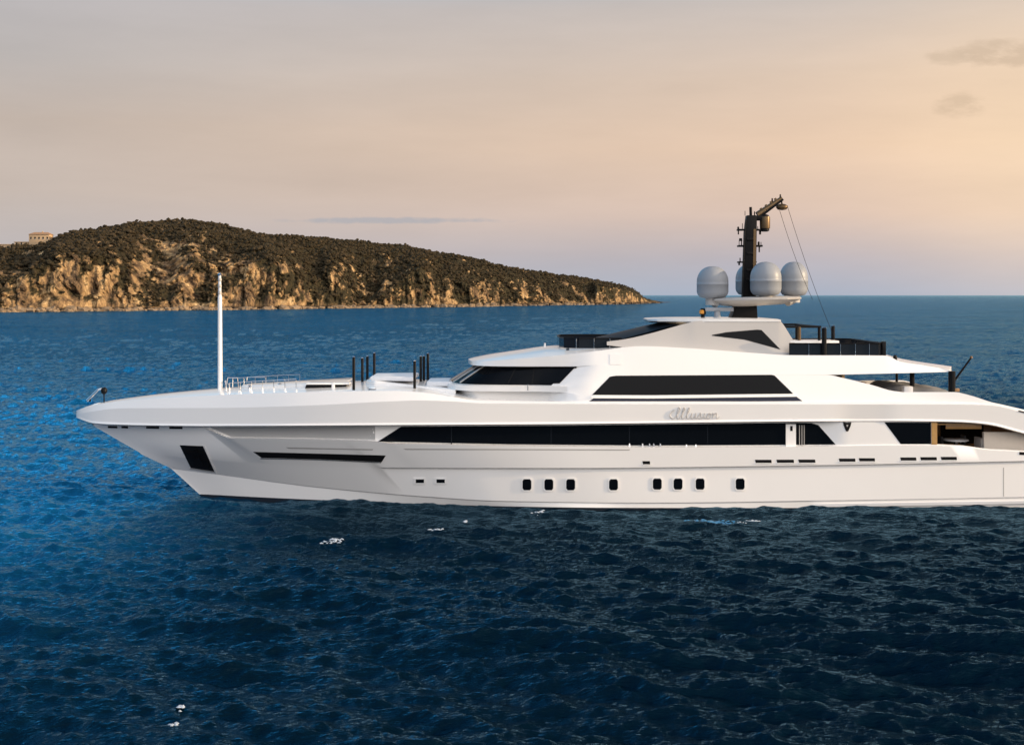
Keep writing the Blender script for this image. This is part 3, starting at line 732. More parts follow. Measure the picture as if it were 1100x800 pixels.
# ---- sundeck arch and hardtop
Ba = 3.15
def apt(px, py, B=Ba): return pt(px, py, B)
ab = P({650:367.5, 690:371.9, 740:374.6, 770:376.6, 810:379.6, 863:382.2}); at = P({650:367.3, 672:364.2, 700:357.8, 722:351.6, 738:347.2, 748:344.8, 790:343.9, 836.5:343.6, 838:344.6, 850:362, 863:382})
Bb = lambda x: 3.32; Bt = P({650:3.3, 700:3.1, 740:2.9, 838:2.88, 863:3.28})
AR = [Row(652, 863, lambda x: np.full_like(np.asarray(x, float), 3.35), py=lambda x: ab(x)+3),
      Row(652, 863, lambda x: 3.35+(Bt(x)-3.35)*.5, py=lambda x: .5*ab(x)+.5*at(x)+1.5),
      Row(652, 863, Bt, py=at)]
GA = loft(AR, 90, 1.0)
GI = [[(q[0], max(.01, q[1]-.30), q[2]) for q in r] for r in GA]
arches = []
for side in (1, -1):                                  # each leg of the arch has real thickness
    mb = MB(); outer = [[pos(q, side) for q in r] for r in GA]
    inner = [[(x_of(q[0], q[1]+.30), YC-side*q[1], q[2]) for q in r] for r in GI]
    for k in range(2):
        for i in range(len(GA[k])-1):
            for g_ in (outer, inner): mb.add([g_[k][i], g_[k][i+1], g_[k+1][i+1], g_[k+1][i]], [(0, 1, 2, 3)])
    for i in range(len(GA[2])-1): mb.add([outer[2][i], outer[2][i+1], inner[2][i+1], inner[2][i]], [(0, 1, 2, 3)])
    for i in (0, len(GA[0])-1):
        for k in range(2): mb.add([outer[k][i], outer[k+1][i], inner[k+1][i], inner[k][i]], [(0, 1, 2, 3)])
    arches.append(mb.build('arch_leg', M['silver'], yacht, angle=20))
arch = arches[0]
panel('arch_window', M['glass'], arch, AR, [(765, 360.6), (800, 364.8), (838.5, 375.4)], [(764.8, 359.7), (780, 356.8), (813, 354), (818, 354.4)], off=.012, thick=.05, n=24, m=5, far=True)
# hardtop: a cambered roof between the two sides
xs = [695, 704, 716, 738, 760, 800, 832, 838]
mb = MB()
zt = z_of(343.4, 2.88)
outl = [(x_of(694, 0), 0.0), (x_of(696, 1.2), 1.25), (x_of(706, 2.2), 2.2), (x_of(728, 2.8), 2.72), (x_of(760, 2.88), 2.94), (x_of(838, 2.88), 2.94), (x_of(839.5, 2.7), 2.6)]
full = [(x, YC-y) for x, y in outl] + [(x, YC+y) for x, y in reversed(outl[1:])]
top_ = MB(); N_ = len(full)
cx_ = sum(p[0] for p in full)/N_
rings = []
for s_, z_ in ((.94, zt-.17), (1.0, zt-.10), (1.0, zt-.02), (.96, zt+.03), (.6, zt+.07), (.2, zt+.09)):
    rings.append([(cx_+(x-cx_)*s_, YC+(y-YC)*s_, z_ - .0) for x, y in full])
vs = [v for r in rings for v in r]; fs = []
for j in range(len(rings)-1):
    for k in range(N_): fs.append((j*N_+k, j*N_+(k+1) % N_, (j+1)*N_+(k+1) % N_, (j+1)*N_+k))
fs.append(tuple(range(N_-1, -1, -1))); fs.append(tuple((len(rings)-1)*N_+k for k in range(N_)))
top_.add(vs, fs); hardtop = top_.build('hardtop', M['white'], yacht, angle=40)
# raked dark windscreen between roof and foredeck of the sundeck
mb = MB(); m0 = [(658, 366.0, 3.28), (736, 349.0, 2.9), (738, 346.6, 2.9), (700, 354.2, 3.05), (672, 361.6, 3.25)]
W0 = []
for b in np.linspace(-1, 1, 13):
    fwd = (1-b*b)*-.9
    lo = pt(664, 365.2, 3.25); hi = pt(731, 347.6, 2.85)
    W0.append(((lo.x+fwd, YC-b*3.22, lo.z), (hi.x+fwd*.75, YC-b*2.85, hi.z)))
for a, b in zip(W0[:-1], W0[1:]):
    mb.add([a[0], b[0], b[1], a[1]], [(0, 1, 2, 3)])
    mb.add([(v[0]+.05, v[1], v[2]-.06) for v in (a[0], a[1], b[1], b[0])], [(0, 1, 2, 3)])
mb.build('windscreen', M['tint'], arch, angle=40)
# forward sundeck glass rail
def rail(name, pts, h, panelmat, posts, railr=.035, glass=True, low=.0, th=.03):
    """glass balustrade along a path of points"""
    e = MB()
    for a, b in zip(pts[:-1], pts[1:]):
        a, b = Vector(a), Vector(b); d = (b-a).normalized(); nrm = Vector((-d.y, d.x, 0))*th/2
        e.add([a-nrm, b-nrm, b-nrm+Vector((0, 0, h)), a-nrm+Vector((0, 0, h)), a+nrm, b+nrm, b+nrm+Vector((0, 0, h)), a+nrm+Vector((0, 0, h))],
              [(0, 1, 2, 3), (7, 6, 5, 4), (3, 2, 6, 7), (0, 4, 5, 1), (0, 3, 7, 4), (1, 5, 6, 2)])
    o = e.build(name, panelmat, yacht, merge=False)
    t = MB(); t.path([Vector(p)+Vector((0, 0, h+.03)) for p in pts], railr); t.build('top_rail', M['dark'], o)
    for q in posts: MB().tube(q, Vector(q)+Vector((0, 0, h+.03)), .022).build('rail_post', M['chrome'], o)
    return o
smoke = mat('smoked_glass', (.012, .014, .018), .06)
zf = 7.62
fp = [(x_of(668, 3), YC-3.0, zf), (x_of(622, 3), YC-3.0, zf), (x_of(606, 2.6), YC-2.55, zf), (x_of(601, 1.5), YC-1.5, zf), (x_of(600, 0), YC, zf), (x_of(601, 1.5), YC+1.5, zf), (x_of(606, 2.6), YC+2.55, zf), (x_of(622, 3), YC+3.0, zf), (x_of(668, 3), YC+3.0, zf)]
rail('sundeck_front_rail', fp, .46, smoke, [(x_of(p, 3), YC-3.03, zf) for p in (619, 638, 655)])
# aft sundeck balustrade
zb = 7.24
ap_ = [(x_of(848, 3.7), YC-3.62, zb), (x_of(944, 3.7), YC-3.62, zb), (x_of(951, 3.2), YC-3.2, zb), (x_of(951, 3.2), YC+3.2, zb), (x_of(944, 3.7), YC+3.62, zb), (x_of(848, 3.7), YC+3.62, zb)]
ar = rail('sundeck_aft_rail', ap_, .60, smoke, [(x_of(p, 3.7), YC-3.66, zb) for p in (869, 886, 903, 919, 934)] + [(x_of(869, 3.7), YC+3.66, zb), (x_of(903, 3.7), YC+3.66, zb)])
MB().box((x_of(949, 3.4), YC-3.4, zb+.36), (.18, .30, .74)).build('rail_end_post', M['black'], ar, bevel=.02)
# white bar counter and seats inside the aft sundeck
MB().slab([(x_of(846, 2.6), YC-3.1), (x_of(899, 2.6), YC-3.1), (x_of(899, 2.6), YC-1.2), (x_of(846, 2.6), YC-1.2)], zb, zb+.76).build('bar_counter', M['white'], yacht, bevel=.05)
# awning frame over the bar
fr = MB(); zr = z_of(351, 2.6)
for b in (2.6, -2.6): fr.tube((x_of(838, 2.6), YC-b, zr), (x_of(882, 2.6), YC-b, zr), .055)
fr.tube((x_of(880, 2.6), YC-2.6, zr), (x_of(880, 2.6), YC+2.6, zr), .05)
af = fr.build('awning_frame', M['dark'], yacht, merge=False)
for (a, b, m_) in ((858.5, 2.6, 'bronze'), (880, 2.6, 'dark'), (858.5, -2.6, 'dark'), (880, -2.6, 'dark')):
    MB().tube((x_of(a, 2.6), YC-b, zb), (x_of(a, 2.6), YC-b, zr), .085 if m_ == 'bronze' else .075).build('frame_post', M[m_], af)
def pole(px, ptop, pbot, Yoff, r, name='awning_pole', tip=True):
    a, b = pt(px, pbot, -Yoff), pt(px, ptop, -Yoff)
    o = MB().tube(a, b, r).build(name, M['black'], yacht)
    if tip: MB().lathe((b.x, b.y, b.z), [(r*.7, 0), (r*.9, .03), (r*.5, .07), (.005, .085)], 10).build('pole_cap', M['chrome'], o)
    return o
pole(885.3, 352.6, 383, -3.78, .12); pole(894.8, 350.5, 371, 3.3, .10)
# posts under the overhang, deck light, ensign staff
for (px, yo, t, b, r) in ((963.3, 1.8, 400, 411, .07), (979.8, -2.2, 399.5, 411, .12), (979, 3.2, 400, 409.5, .06)):
    pole(px, t, b+4, yo, r, 'deck_post', False)
pole(1022.5, 398.6, 421.5, -3.9, .17, 'deck_post', False)
MB().lathe(tuple(pt(961.5, 388.5, 3.2)), [(.05, -.05), (.09, 0), (.11, .2), (.08, .3), (.02, .34)], 12).build('deck_lamp', M['dark'], yacht)
es = MB().tube(pt(1024, 410.5, 3.9), pt(1043, 384.5, 3.9), .06, .045).build('ensign_staff', M['dark'], yacht)
MB().lathe(tuple(pt(1043.2, 384.3, 3.9)), [(.02, -.04), (.07, 0), (.06, .06), (.01, .1)], 10).build('staff_cap', M['bronze'], es)
MB().box(tuple(pt(1027.5, 418.8, 3.9)), (.24, .2, .16)).build('staff_socket', M['teak'], yacht, bevel=.02)
# bulkhead and sliding door at the aft end of the upper saloon
xb = x_of(906, 4)
MB().box((xb, YC, 5.75), (.12, 8.0, 1.3)).build('aft_bulkhead', M['gold'], yacht)
MB().box((xb+.08, YC, 5.7), (.05, 4.2, 1.2)).build('sliding_door', M['glass'], yacht)
# ---- mast platform, mast, radomes
zp = z_of(321.5, 0)
pl = [(758, 0.0), (768, 1.2), (790, 1.9), (820, 2.05), (846, 1.85), (858, 1.1), (861, 0)]
outl = [(x_of(a, b), b) for a, b in pl]
full = [(x, YC-y) for x, y in outl] + [(x, YC+y) for x, y in reversed(outl[1:-1])]
N_ = len(full); cx_ = x_of(808, 0); rings = []
for s_, z_ in ((.30, -.34), (.62, -.30), (.93, -.10), (1.0, -.02), (1.0, .04), (.96, .10), (.3, .15)):
    rings.append([(cx_+(x-cx_)*s_, YC+(y-YC)*s_, zp+z_+.02*(x-cx_)) for x, y in full])
vs = [v for r in rings for v in r]; fs = []
for j in range(len(rings)-1):
    for k in range(N_): fs.append((j*N_+k, j*N_+(k+1) % N_, (j+1)*N_+(k+1) % N_, (j+1)*N_+k))
fs.append(tuple(range(N_-1, -1, -1))); fs.append(tuple((len(rings)-1)*N_+k for k in range(N_)))
plat = MB().add(vs, fs).build('mast_platform', M['silver'], yacht, angle=35)
ped = MB().prism([(x_of(783, 0), z_of(341, 0)-.1), (x_of(812, 0), z_of(341, 0)-.1), (x_of(811, 0), zp-.2), (x_of(790, 0), zp-.2)], YC-.55, YC+.55).build('mast_pedestal', M['dark'], yacht, bevel=.04)
mast = MB().prism([(x_of(797, 0), zp), (x_of(811, 0), zp), (x_of(812.3, 0), z_of(239, 0)), (x_of(812, 0), z_of(231.5, 0)), (x_of(801.5, 0), z_of(231.5, 0)), (x_of(799.3, 0), z_of(250, 0))], YC-.26, YC+.26).build('mast', M['dark'], yacht, bevel=.05)
MB().prism([(x_of(808.5, .3), zp+.3), (x_of(811.8, .3), zp+.3), (x_of(812.4, .3), z_of(246, .3)), (x_of(809.6, .3), z_of(246, .3))], YC-.30, YC-.27).build('mast_cable_duct', M['bronze'], mast)
MB().tube(pt(806.5, 232, 0), pt(806.3, 222.5, 0), .075).build('mast_light', M['dark'], mast)
for (a, b, y, r) in ((792, 816.5, 247, .045), (792.5, 818.5, 264.3, .05), (792.5, 812, 281.6, .04)):
    MB().box(tuple((pt(a, y, 0)+pt(b, y, 0))/2), (x_of(b, 0)-x_of(a, 0), .5, r*1.8)).build('spreader', M['dark'], mast, bevel=.015)
for (a, y0, y1, r) in ((795.6, 259, 256, .09), (796.5, 265, 257, .03), (815.6, 265, 271, .04), (816.5, 247, 252, .06), (797.5, 247, 240, .018), (794, 264, 258, .018), (817.5, 264, 260, .02), (795, 281, 277, .03)):
    MB().tube(pt(a, y0, 0), pt(a, y1, 0), r, r*.85, 8).build('antenna', M['dark'], mast)
for (a, yo, y0, y1, r) in ((793, .1, 247, 243.5, .05), (815, -.1, 264, 259.5, .055), (810.5, 0, 231.5, 227, .03), (794, -.2, 281, 285, .045), (809, .2, 281, 276.5, .03), (793.2, .2, 247, 252, .035), (800.3, 0, 231.8, 226.5, .016), (814, 0, 247, 243, .02)):
    MB().lathe(tuple(pt(a, max(y0, y1), yo)), [(r*.6, 0), (r, .02), (r, abs(z_of(y1, 0)-z_of(y0, 0))*.8), (r*.5, abs(z_of(y1, 0)-z_of(y0, 0)))], 10).build('nav_sensor', M['dark'], mast)
for y in (257, 272, 290, 300): MB().box(tuple(pt(805.5, y, .29)), (.34, .06, .12)).build('mast_bracket', M['dark'], mast, bevel=.01)
MB().path([pt(797.4, 316, .3), pt(799.6, 262, .3), pt(801.4, 236, .3)], .025, 6).build('mast_cable', M['black'], mast, merge=False)
head = MB().prism([(x_of(811, 0), z_of(237, 0)), (x_of(823, 0), z_of(237, 0)), (x_of(823, 0), z_of(231.8, 0)), (x_of(811, 0), z_of(231.8, 0))], YC-.2, YC+.2).build('mast_arm', M['dark'], mast, bevel=.03)
c0 = pt(821.3, 248, 0)
MB().lathe(tuple(c0), [(.15, -.04), (.24, 0), (.25, .4), (.25, .7), (.2, .82), (.08, .86)], 20).build('floodlight', M['dark'], mast)
MB().lathe((c0.x+.02, c0.y-.02, c0.z+.12), [(.255, 0), (.262, .05), (.262, .55), (.255, .6)], 20).build('floodlight_hood', M['bronze'], mast)
p0, p1 = pt(813.5, 231, 0), pt(840, 212.8, 0)
cr = MB().tube(p0, p1, .17, .10, 10).build('crane_arm', M['bronze'], mast)
MB().tube(p0+Vector((.08, -.05, -.09)), p1+Vector((.05, -.05, -.07)), .10, .06, 8).build('arm_stay', M['dark'], mast)
for t in (.2, .4, .6, .78): MB().box(tuple(p0.lerp(p1, t)+Vector((-.05, 0, .12))), (.1, .16, .14), ry=-.6).build('arm_bracket', M['bronze'], mast)
for a, y0, y1 in ((838.2, 214, 208.8), (829.5, 219, 213)): MB().tube(pt(a, y0, 0), pt(a, y1, 0), .05, .035, 8).build('antenna', M['dark'], mast)
c1 = pt(840, 222.5, 0)
lm = MB().lathe(tuple(c1), [(.05, -.16), (.22, -.13), (.31, -.02), (.31, .05), (.18, .14), (.05, .17)], 20).build('searchlight', M['bronze'], mast)
MB().tube(c1+Vector((0, 0, .12)), pt(839.5, 214, 0), .04).build('light_hanger', M['dark'], mast)
for a, b in (((837.5, 226), (857, 288)), ((857, 288), (866, 316)), ((846.5, 222), (874, 290)), ((874, 290), (897, 352))):
    pass
def stay(p, q, sag=.25):
    pts = [p.lerp(q, t) + Vector((0, 0, -sag*4*t*(1-t))) for t in np.linspace(0, 1, 9)]
    MB().path(pts, .011, 5).build('halyard', M['dark'], yacht, merge=False)
stay(pt(837.5, 226, .1), pt(873, 322, .1)); stay(pt(846, 222, -.1), pt(897, 364, 2.4), .3)
def radome(px0, px1, ptop, pbot, B):
    c = pt((px0+px1)/2, pbot, B); r = (x_of(px1, B)-x_of(px0, B))/2; h = z_of(ptop, B)-z_of(pbot, B)
    prof = [(r*.55, 0), (r*.80, h*.03), (r*.95, h*.12), (r, h*.2), (r, h*.42), (r*1.012, h*.425), (r*1.012, h*.45), (r, h*.455), (r, h*.52)]
    for t in np.linspace(0, 1, 14)[1:]:
        a = t*pi/2; prof.append((max(.01, r*cos(a)**.86), h*.52+h*.48*sin(a)**1.0))
    o = MB().lathe(tuple(c), prof, 48).build('radome', M['dome'], yacht, angle=50, merge=False)
    MB().lathe((c.x, c.y, c.z-.35), [(r*.45, 0), (r*.45, .36), (r*.55, .37)], 24).build('radome_base', M['silver'], o)
    return o
radome(748.6, 782.3, 286, 320.3, .55); radome(806, 839.2, 281.2, 317.6, 1.25)
radome(837.6, 867.6, 281.2, 317.8, -1.1); radome(790.3, 822, 283.6, 317, -1.6)
MB().tube(pt(765.5, 322, .55), pt(772, 324.8, .55), .28, .4).build('radome_arm', M['silver'], yacht)
MB().tube(pt(852, 320, -1.1), pt(845, 323, -.9), .3, .3).build('radome_arm', M['silver'], yacht)
# open-array radar on the hardtop
rp = MB().lathe(tuple(pt(770.5, 342.6, .9)), [(.26, 0), (.22, .1), (.17, .14), (.15, .38), (.2, .42)], 16).build('radar_pedestal', M['dome'], yacht)
MB().box(tuple(pt(772.5, 332.3, .9)), (1.45, .26, .19)).build('radar_scanner', M['dome'], rp, bevel=.04)
MB().lathe(tuple(pt(755, 341.8, .9)), [(.1, 0), (.1, .18), (.16, .2), (.16, .42), (.1, .5)], 14).build('signal_horn', M['dark'], yacht)
MB().lathe(tuple(pt(753.8, 337, 1.1)), [(.10, 0), (.12, .04), (.12, .16), (.06, .2)], 14).build('signal_lamp', M['amber'], yacht)
# ---- foredeck
c0 = pt(236.5, 424, .3)
jm = MB().tube(c0, pt(236.2, 318, .3), .125, .108, 16).build('forward_mast', M['white'], yacht)
MB().tube(pt(236.2, 318, .3), pt(236, 296, .3), .08, .07, 12).build('mast_top', M['padwhite'], jm)
for y in (316, 309, 302): MB().lathe(tuple(pt(236.1, y, .3)), [(.08, 0), (.10, .03), (.10, .12), (.08, .16)], 14).build('mast_ring', M['silver'], jm)
MB().lathe(tuple(pt(236, 296, .3)), [(.09, 0), (.11, .05), (.06, .12), (.01, .14)], 12).build('mast_lantern', M['chrome'], jm)
# bow davit roller and light
bw = MB().tube(pt(93.5, 430.5, .1), pt(105.5, 418.5, .1), .075, .06).build('bow_roller_arm', M['chrome'], yacht)
MB().tube(pt(105.5, 418.5, .1), pt(109, 417.3, .1), .06, .05).build('bow_roller_hook', M['chrome'], bw)
MB().tube(pt(97, 431.5, .1), pt(96.5, 426, .1), .05).build('roller_bracket', M['dark'], bw)
bl_ = MB().lathe(tuple(pt(111.8, 423.5, .1)), [(.05, 0), (.14, .08), (.17, .18), (.15, .28), (.07, .36)], 14).build('bow_light', M['black'], yacht)
MB().tube(pt(111.8, 432.5, .1), pt(111.8, 423, .1), .03).build('light_stem', M['dark'], bl_)
# foredeck rails and fittings
def hoop(pts, r=.02): return MB().path(pts, r, 6)
for (a, b, y0, y1, yo) in ((243, 256, 412, 405.5, -1.2), (264, 286, 412, 405, 1.2)):
    A, B_, C, D = pt(a, y0+4, -yo), pt(a+1.5, y1, -yo), pt(b-1, y1, -yo), pt(b, y0+4, -yo)
    hoop([A, B_, C, D]).build('foredeck_rail', M['chrome'], yacht, merge=False)
for yo_, a_, b_ in ((-1.9, 246, 318), (2.3, 250, 322)):      # low guard rail along the foredeck
    xs_ = np.linspace(a_, b_, 7); tops = [Vector((x_of(q, -yo_), YC+yo_, deck_z(q, yo_)+.42)) for q in xs_]
    gr_ = MB().path(tops, .016, 6).build('guard_rail', M['chrome'], yacht, merge=False)
    for t_ in tops: MB().tube(t_-Vector((0, 0, .46)), t_, .013, n=6).build('rail_stanchion', M['chrome'], gr_)
for (px, yo, h, r) in ((242.8, -.4, .42, .06), (246.5, -.9, .30, .05), (300.5, -1.2, .2, .08), (268, -1.8, .26, .07), (316, -1.5, .14, .10)):
    z = deck_z(px, yo); x = x_of(px, -yo)
    MB().lathe((x, YC+yo, z-.03), [(r, 0), (r*.7, h*.35), (r*.7, h*.7), (r*1.3, h*.85), (r*.6, h)], 12).build('bollard', M['chrome'], yacht)
# low raised trunk with a dark well (tender garage) and forward sunpad
def trunk(name, a, b, w0, w1, h, m_, bev=.10):
    za, zb_ = deck_z(a, 1.0), deck_z(b, 1.0)
    xa, xb_ = x_of(a, 0), x_of(b, 0); poly = [(xa, YC-w0*.6), (xa+.5, YC-w0), (xb_, YC-w1), (xb_, YC+w1), (xa+.5, YC+w0), (xa, YC+w0*.6)]
    z0_ = min(za, zb_)-.25; mb = MB(); n = len(poly)
    zt_ = [za+h if i in (0, 1, 4, 5) else zb_+h for i in range(n)]
    mb.add([(x, y, z0_) for x, y in poly] + [(poly[i][0], poly[i][1], zt_[i]) for i in range(n)],
           [tuple(range(n-1, -1, -1)), tuple(range(n, 2*n))] + [(k, (k+1) % n, n+(k+1) % n, n+k) for k in range(n)])
    return mb.build(name, M[m_], yacht, bevel=bev, seg=3)
trunk('tender_hatch', 262, 376, 1.2, 2.2, .12, 'white')
ts = MB(); a, b = pt(327.5, 415.6, 2.3), pt(372, 413.6, 2.3)
tg = MB().prism([(pt(327.5, 0, 2.3).x, z_of(417.2, 2.3)), (pt(371, 0, 2.3).x, z_of(415.6, 2.3)), (pt(372, 0, 2.3).x, z_of(413, 2.3)), (pt(336, 0, 2.3).x, z_of(412.8, 2.3)), (pt(329, 0, 2.3).x, z_of(412.8, 2.3))], YC-2.3, YC-1.2).build('tender_well', M['black'], yacht, bevel=.02)
MB().box(tuple(pt(358, 414, 2.36)), (.16, .1, .30)).build('well_post', M['padwhite'], tg, bevel=.02)
MB().prism([(pt(328, 0, 2.3).x, z_of(412.9, 2.3)), (pt(375, 0, 2.3).x, z_of(412.9, 2.3)), (pt(375, 0, 2.3).x, z_of(411.2, 2.3)), (pt(330, 0, 2.3).x, z_of(411.4, 2.3))], YC-2.4, YC-1.0).build('well_coaming', M['white'], tg, bevel=.02)
tk = trunk('sunpad_base', 396, 492, 2.0, 2.6, .20, 'white')
pp = MB().slab([(x_of(401, 0), YC-1.6), (x_of(447, 0), YC-2.0), (x_of(447, 0), YC+2.0), (x_of(401, 0), YC+1.6)], deck_z(420, 1)+.15, deck_z(420, 1)+.36).build('sunpad_cushion', M['padwhite'], tk, bevel=.08, seg=3)
MB().slab([(x_of(460, 0), YC-1.4), (x_of(488, 0), YC-1.7), (x_of(488, 0), YC+1.7), (x_of(460, 0), YC+1.4)], deck_z(470, 1)+.1, deck_z(470, 1)+.34).build('sunpad_cushion', M['padwhite'], tk, bevel=.08, seg=3)
for (px, t, b, yo) in ((380, 384, 419, -4.0), (389.2, 385, 411.5, .4), (394.6, 383, 409, 1.9), (402, 379.5, 407.5, 3.6),
                       (445.4, 388, 417.5, -2.9), (452, 383, 411, .8), (455.3, 382.8, 409.5, 1.9), (459.6, 380, 408, 3.4)):
    pole(px, t, b, yo, .07)
MB().box(tuple(pt(400, 417.5, 4.05)), (.35, .22, .1)).build('deck_cleat', M['chrome'], yacht, bevel=.03)
# wheelhouse side railing and wing details
for a in (567, 598):
    MB().tube(pt(a, 419, 3.75), pt(a, 412.5, 3.75), .02).build('wing_stanchion', M['chrome'], house)
# ---- aft cockpit
zc = 1.9
MB().slab([(x_of(998, 4.4), YC-4.3), (x_of(1166, 4.4), YC-4.1), (x_of(1166, 4.4), YC+4.1), (x_of(998, 4.4), YC+4.3)], zc-.1, zc).build('cockpit_floor', M['teakdeck'], yacht)
MB().box((x_of(1001, 4.4), YC, 3.0), (.10, 8.5, 2.3)).build('saloon_bulkhead', M['glass'], yacht)
MB().slab([(x_of(998, 4.4), YC-4.3), (x_of(1110, 4.4), YC-4.2), (x_of(1110, 4.4), YC+4.2), (x_of(998, 4.4), YC+4.3)], z_of(456.5, 4.4), z_of(455.2, 4.4)).build('cockpit_ceiling', M['gold'], yacht)
MB().box((x_of(1036, 4), YC-3.85, z_of(458.2, 3.85)), (1.75, .12, .22)).build('ceiling_beam', M['gold'], yacht, bevel=.02)
cb = MB().box((x_of(1035, -3), YC+3.6, 2.75), (3.2, .7, 1.7)).build('bar_cabinet', M['gold'], yacht, bevel=.03)
for k in range(3): MB().box((x_of(1020+k*15, -3), YC+3.22, 2.8), (.8, .05, 1.2)).build('cabinet_door', M['dark'], cb)
MB().box((x_of(1085, -3), YC+4.1, 2.75), (7.0, .2, 1.7)).build('cockpit_side_panel', M['teak'], yacht)
# bulwark capping inboard of the opening
n = len(GH[5])-1
for side in (1, -1):
    mb = MB()
    for i in range(n):
        a, b = GH[5][i], GH[5][i+1]
        if a[0] < 1000: continue
        A, B_ = Vector(pos(a, side)), Vector(pos(b, side)); d = Vector((0, side*.28, 0))
        mb.add([A, B_, B_+d, A+d], [(0, 1, 2, 3)]); mb.add([A+d, B_+d, B_+d-Vector((0, 0, 1.0)), A+d-Vector((0, 0, 1.0))], [(0, 1, 2, 3)])
    mb.build('bulwark_capping', M['white'], yacht)
# loose furniture: each a thing of its own
sofa = empty('deck_sofa', (x_of(1087, 3.6), YC-3.3, zc)); tag(sofa, 'long cream sofa with its back to the rail in the stern cockpit', 'sofa')
sx = sofa.location
MB().box((sx.x, sx.y, zc+.45), (3.0, 1.1, .5)).build('seat', M['cushion'], sofa, bevel=.05)
MB().box((sx.x, sx.y-.5, zc+1.0), (3.0, .26, 1.35)).build('backrest', M['cushion'], sofa, bevel=.06, seg=3)
MB().box((sx.x-1.42, sx.y+.1, zc+.85), (.24, 1.1, .95)).build('armrest', M['cushion'], sofa, bevel=.06, seg=3)
MB().box((sx.x, sx.y, zc+.1), (2.9, 1.0, .2)).build('plinth', M['white'], sofa, bevel=.02)
tb = empty('cockpit_table', (x_of(1029, 2.6), YC-2.3, zc)); tag(tb, 'low round white table in the open stern cockpit', 'table')
t0 = tb.location
MB().lathe(tuple(t0), [(.45, 0), (.45, .05), (.12, .08), (.10, 1.0), (.3, 1.06)], 24).build('pedestal', M['chrome'], tb)
MB().lathe((t0.x, t0.y, zc+1.06), [(.5, 0), (.62, .02), (.62, .08), (.58, .1)], 32).build('table_top', M['padwhite'], tb)
def chair(px, B, lab):
    c = empty('cockpit_chair', (x_of(px, B), YC-B, zc)); tag(c, lab, 'chair', 'cockpit armchairs')
    q = c.location
    MB().box((q.x, q.y, q.z+.48), (.62, .62, .14)).build('seat', M['grey'], c, bevel=.04)
    MB().box((q.x-.26, q.y, q.z+.85), (.12, .62, .66)).build('backrest', M['grey'], c, bevel=.04)
    for s in (-1, 1): MB().box((q.x, q.y+s*.3, q.z+.66), (.56, .07, .07)).build('armrest', M['teak'], c, bevel=.015)
    for a in (-.25, .25):
        for b in (-.25, .25): MB().tube((q.x+a, q.y+b, q.z), (q.x+a, q.y+b, q.z+.45), .025).build('leg', M['chrome'], c)
    return c
chair(1016, 1.4, 'grey armchair beside the wooden pillar of the stern cockpit'); chair(1040, .6, 'grey armchair between the round table and the cream sofa')
# covered furniture on the upper aft deck
cv = empty('covered_furniture', (x_of(972, .5), YC-.5, 5.05)); tag(cv, 'grey cloth cover over furniture on the upper aft deck', 'furniture cover')
def cover(name, c, dx, dy, h, parent):
    mb = MB(); nu, nv = 26, 16; vs = []
    for j in range(nv+1):
        for i in range(nu+1):
            u, v = i/nu*2-1, j/nv*2-1
            p = max(abs(u)**4 + abs(v)**4, 0)
            hh = h*max(0, 1-p)**.35*(1-.30*u - .0*v)*(1+.07*sin(9*u+2*v)+.05*sin(14*v+u))
            vs.append((c[0]+u*dx*(1+.03*sin(7*v)), c[1]+v*dy*(1+.03*sin(8*u)), c[2]+max(0, hh)))
    fs = [(j*(nu+1)+i, j*(nu+1)+i+1, (j+1)*(nu+1)+i+1, (j+1)*(nu+1)+i) for j in range(nv) for i in range(nu)]
    return mb.add(vs, fs).build(name, M['grey'], parent, angle=60)
cover('cloth_cover', (x_of(976, .5), YC-.5, 5.05), 1.95, 2.2, .64, cv)
tw = empty('deck_table', (x_of(914, 1.5), YC-1.5, 5.1)); tag(tw, 'varnished wooden table under the aft awning, ahead of the grey cover', 'table'); q_ = tw.location
MB().box((q_.x, q_.y, 5.86), (1.15, 1.6, .07)).build('table_top', M['gold'], tw, bevel=.02)
MB().tube((q_.x, q_.y, 5.1), (q_.x, q_.y, 5.84), .09).build('pedestal', M['chrome'], tw)
bx_ = MB().box(tuple(pt(974.5, 419.5, 3.0)), (.45, .5, .45)).build('deck_box', M['padwhite'], None, bevel=.05)
tag(bx_, 'small white box beside the grey cover on the upper aft deck', 'box')
def lounger(px, B, lab):
    c = empty('sun_lounger', (x_of(px, B), YC-B, 5.1)); q = c.location; tag(c, lab, 'sun lounger', 'covered sun loungers')
    MB().box((q.x, q.y, q.z+.2), (1.5, .65, .12)).build('frame', M['teak'], c, bevel=.02)
    MB().box((q.x, q.y, q.z+.33), (1.5, .62, .14)).build('cushion', M['grey'], c, bevel=.05)
    for a in (-.6, .6):
        for b in (-.25, .25): MB().box((q.x+a, q.y+b, q.z+.07), (.07, .07, .15)).build('leg', M['teak'], c)
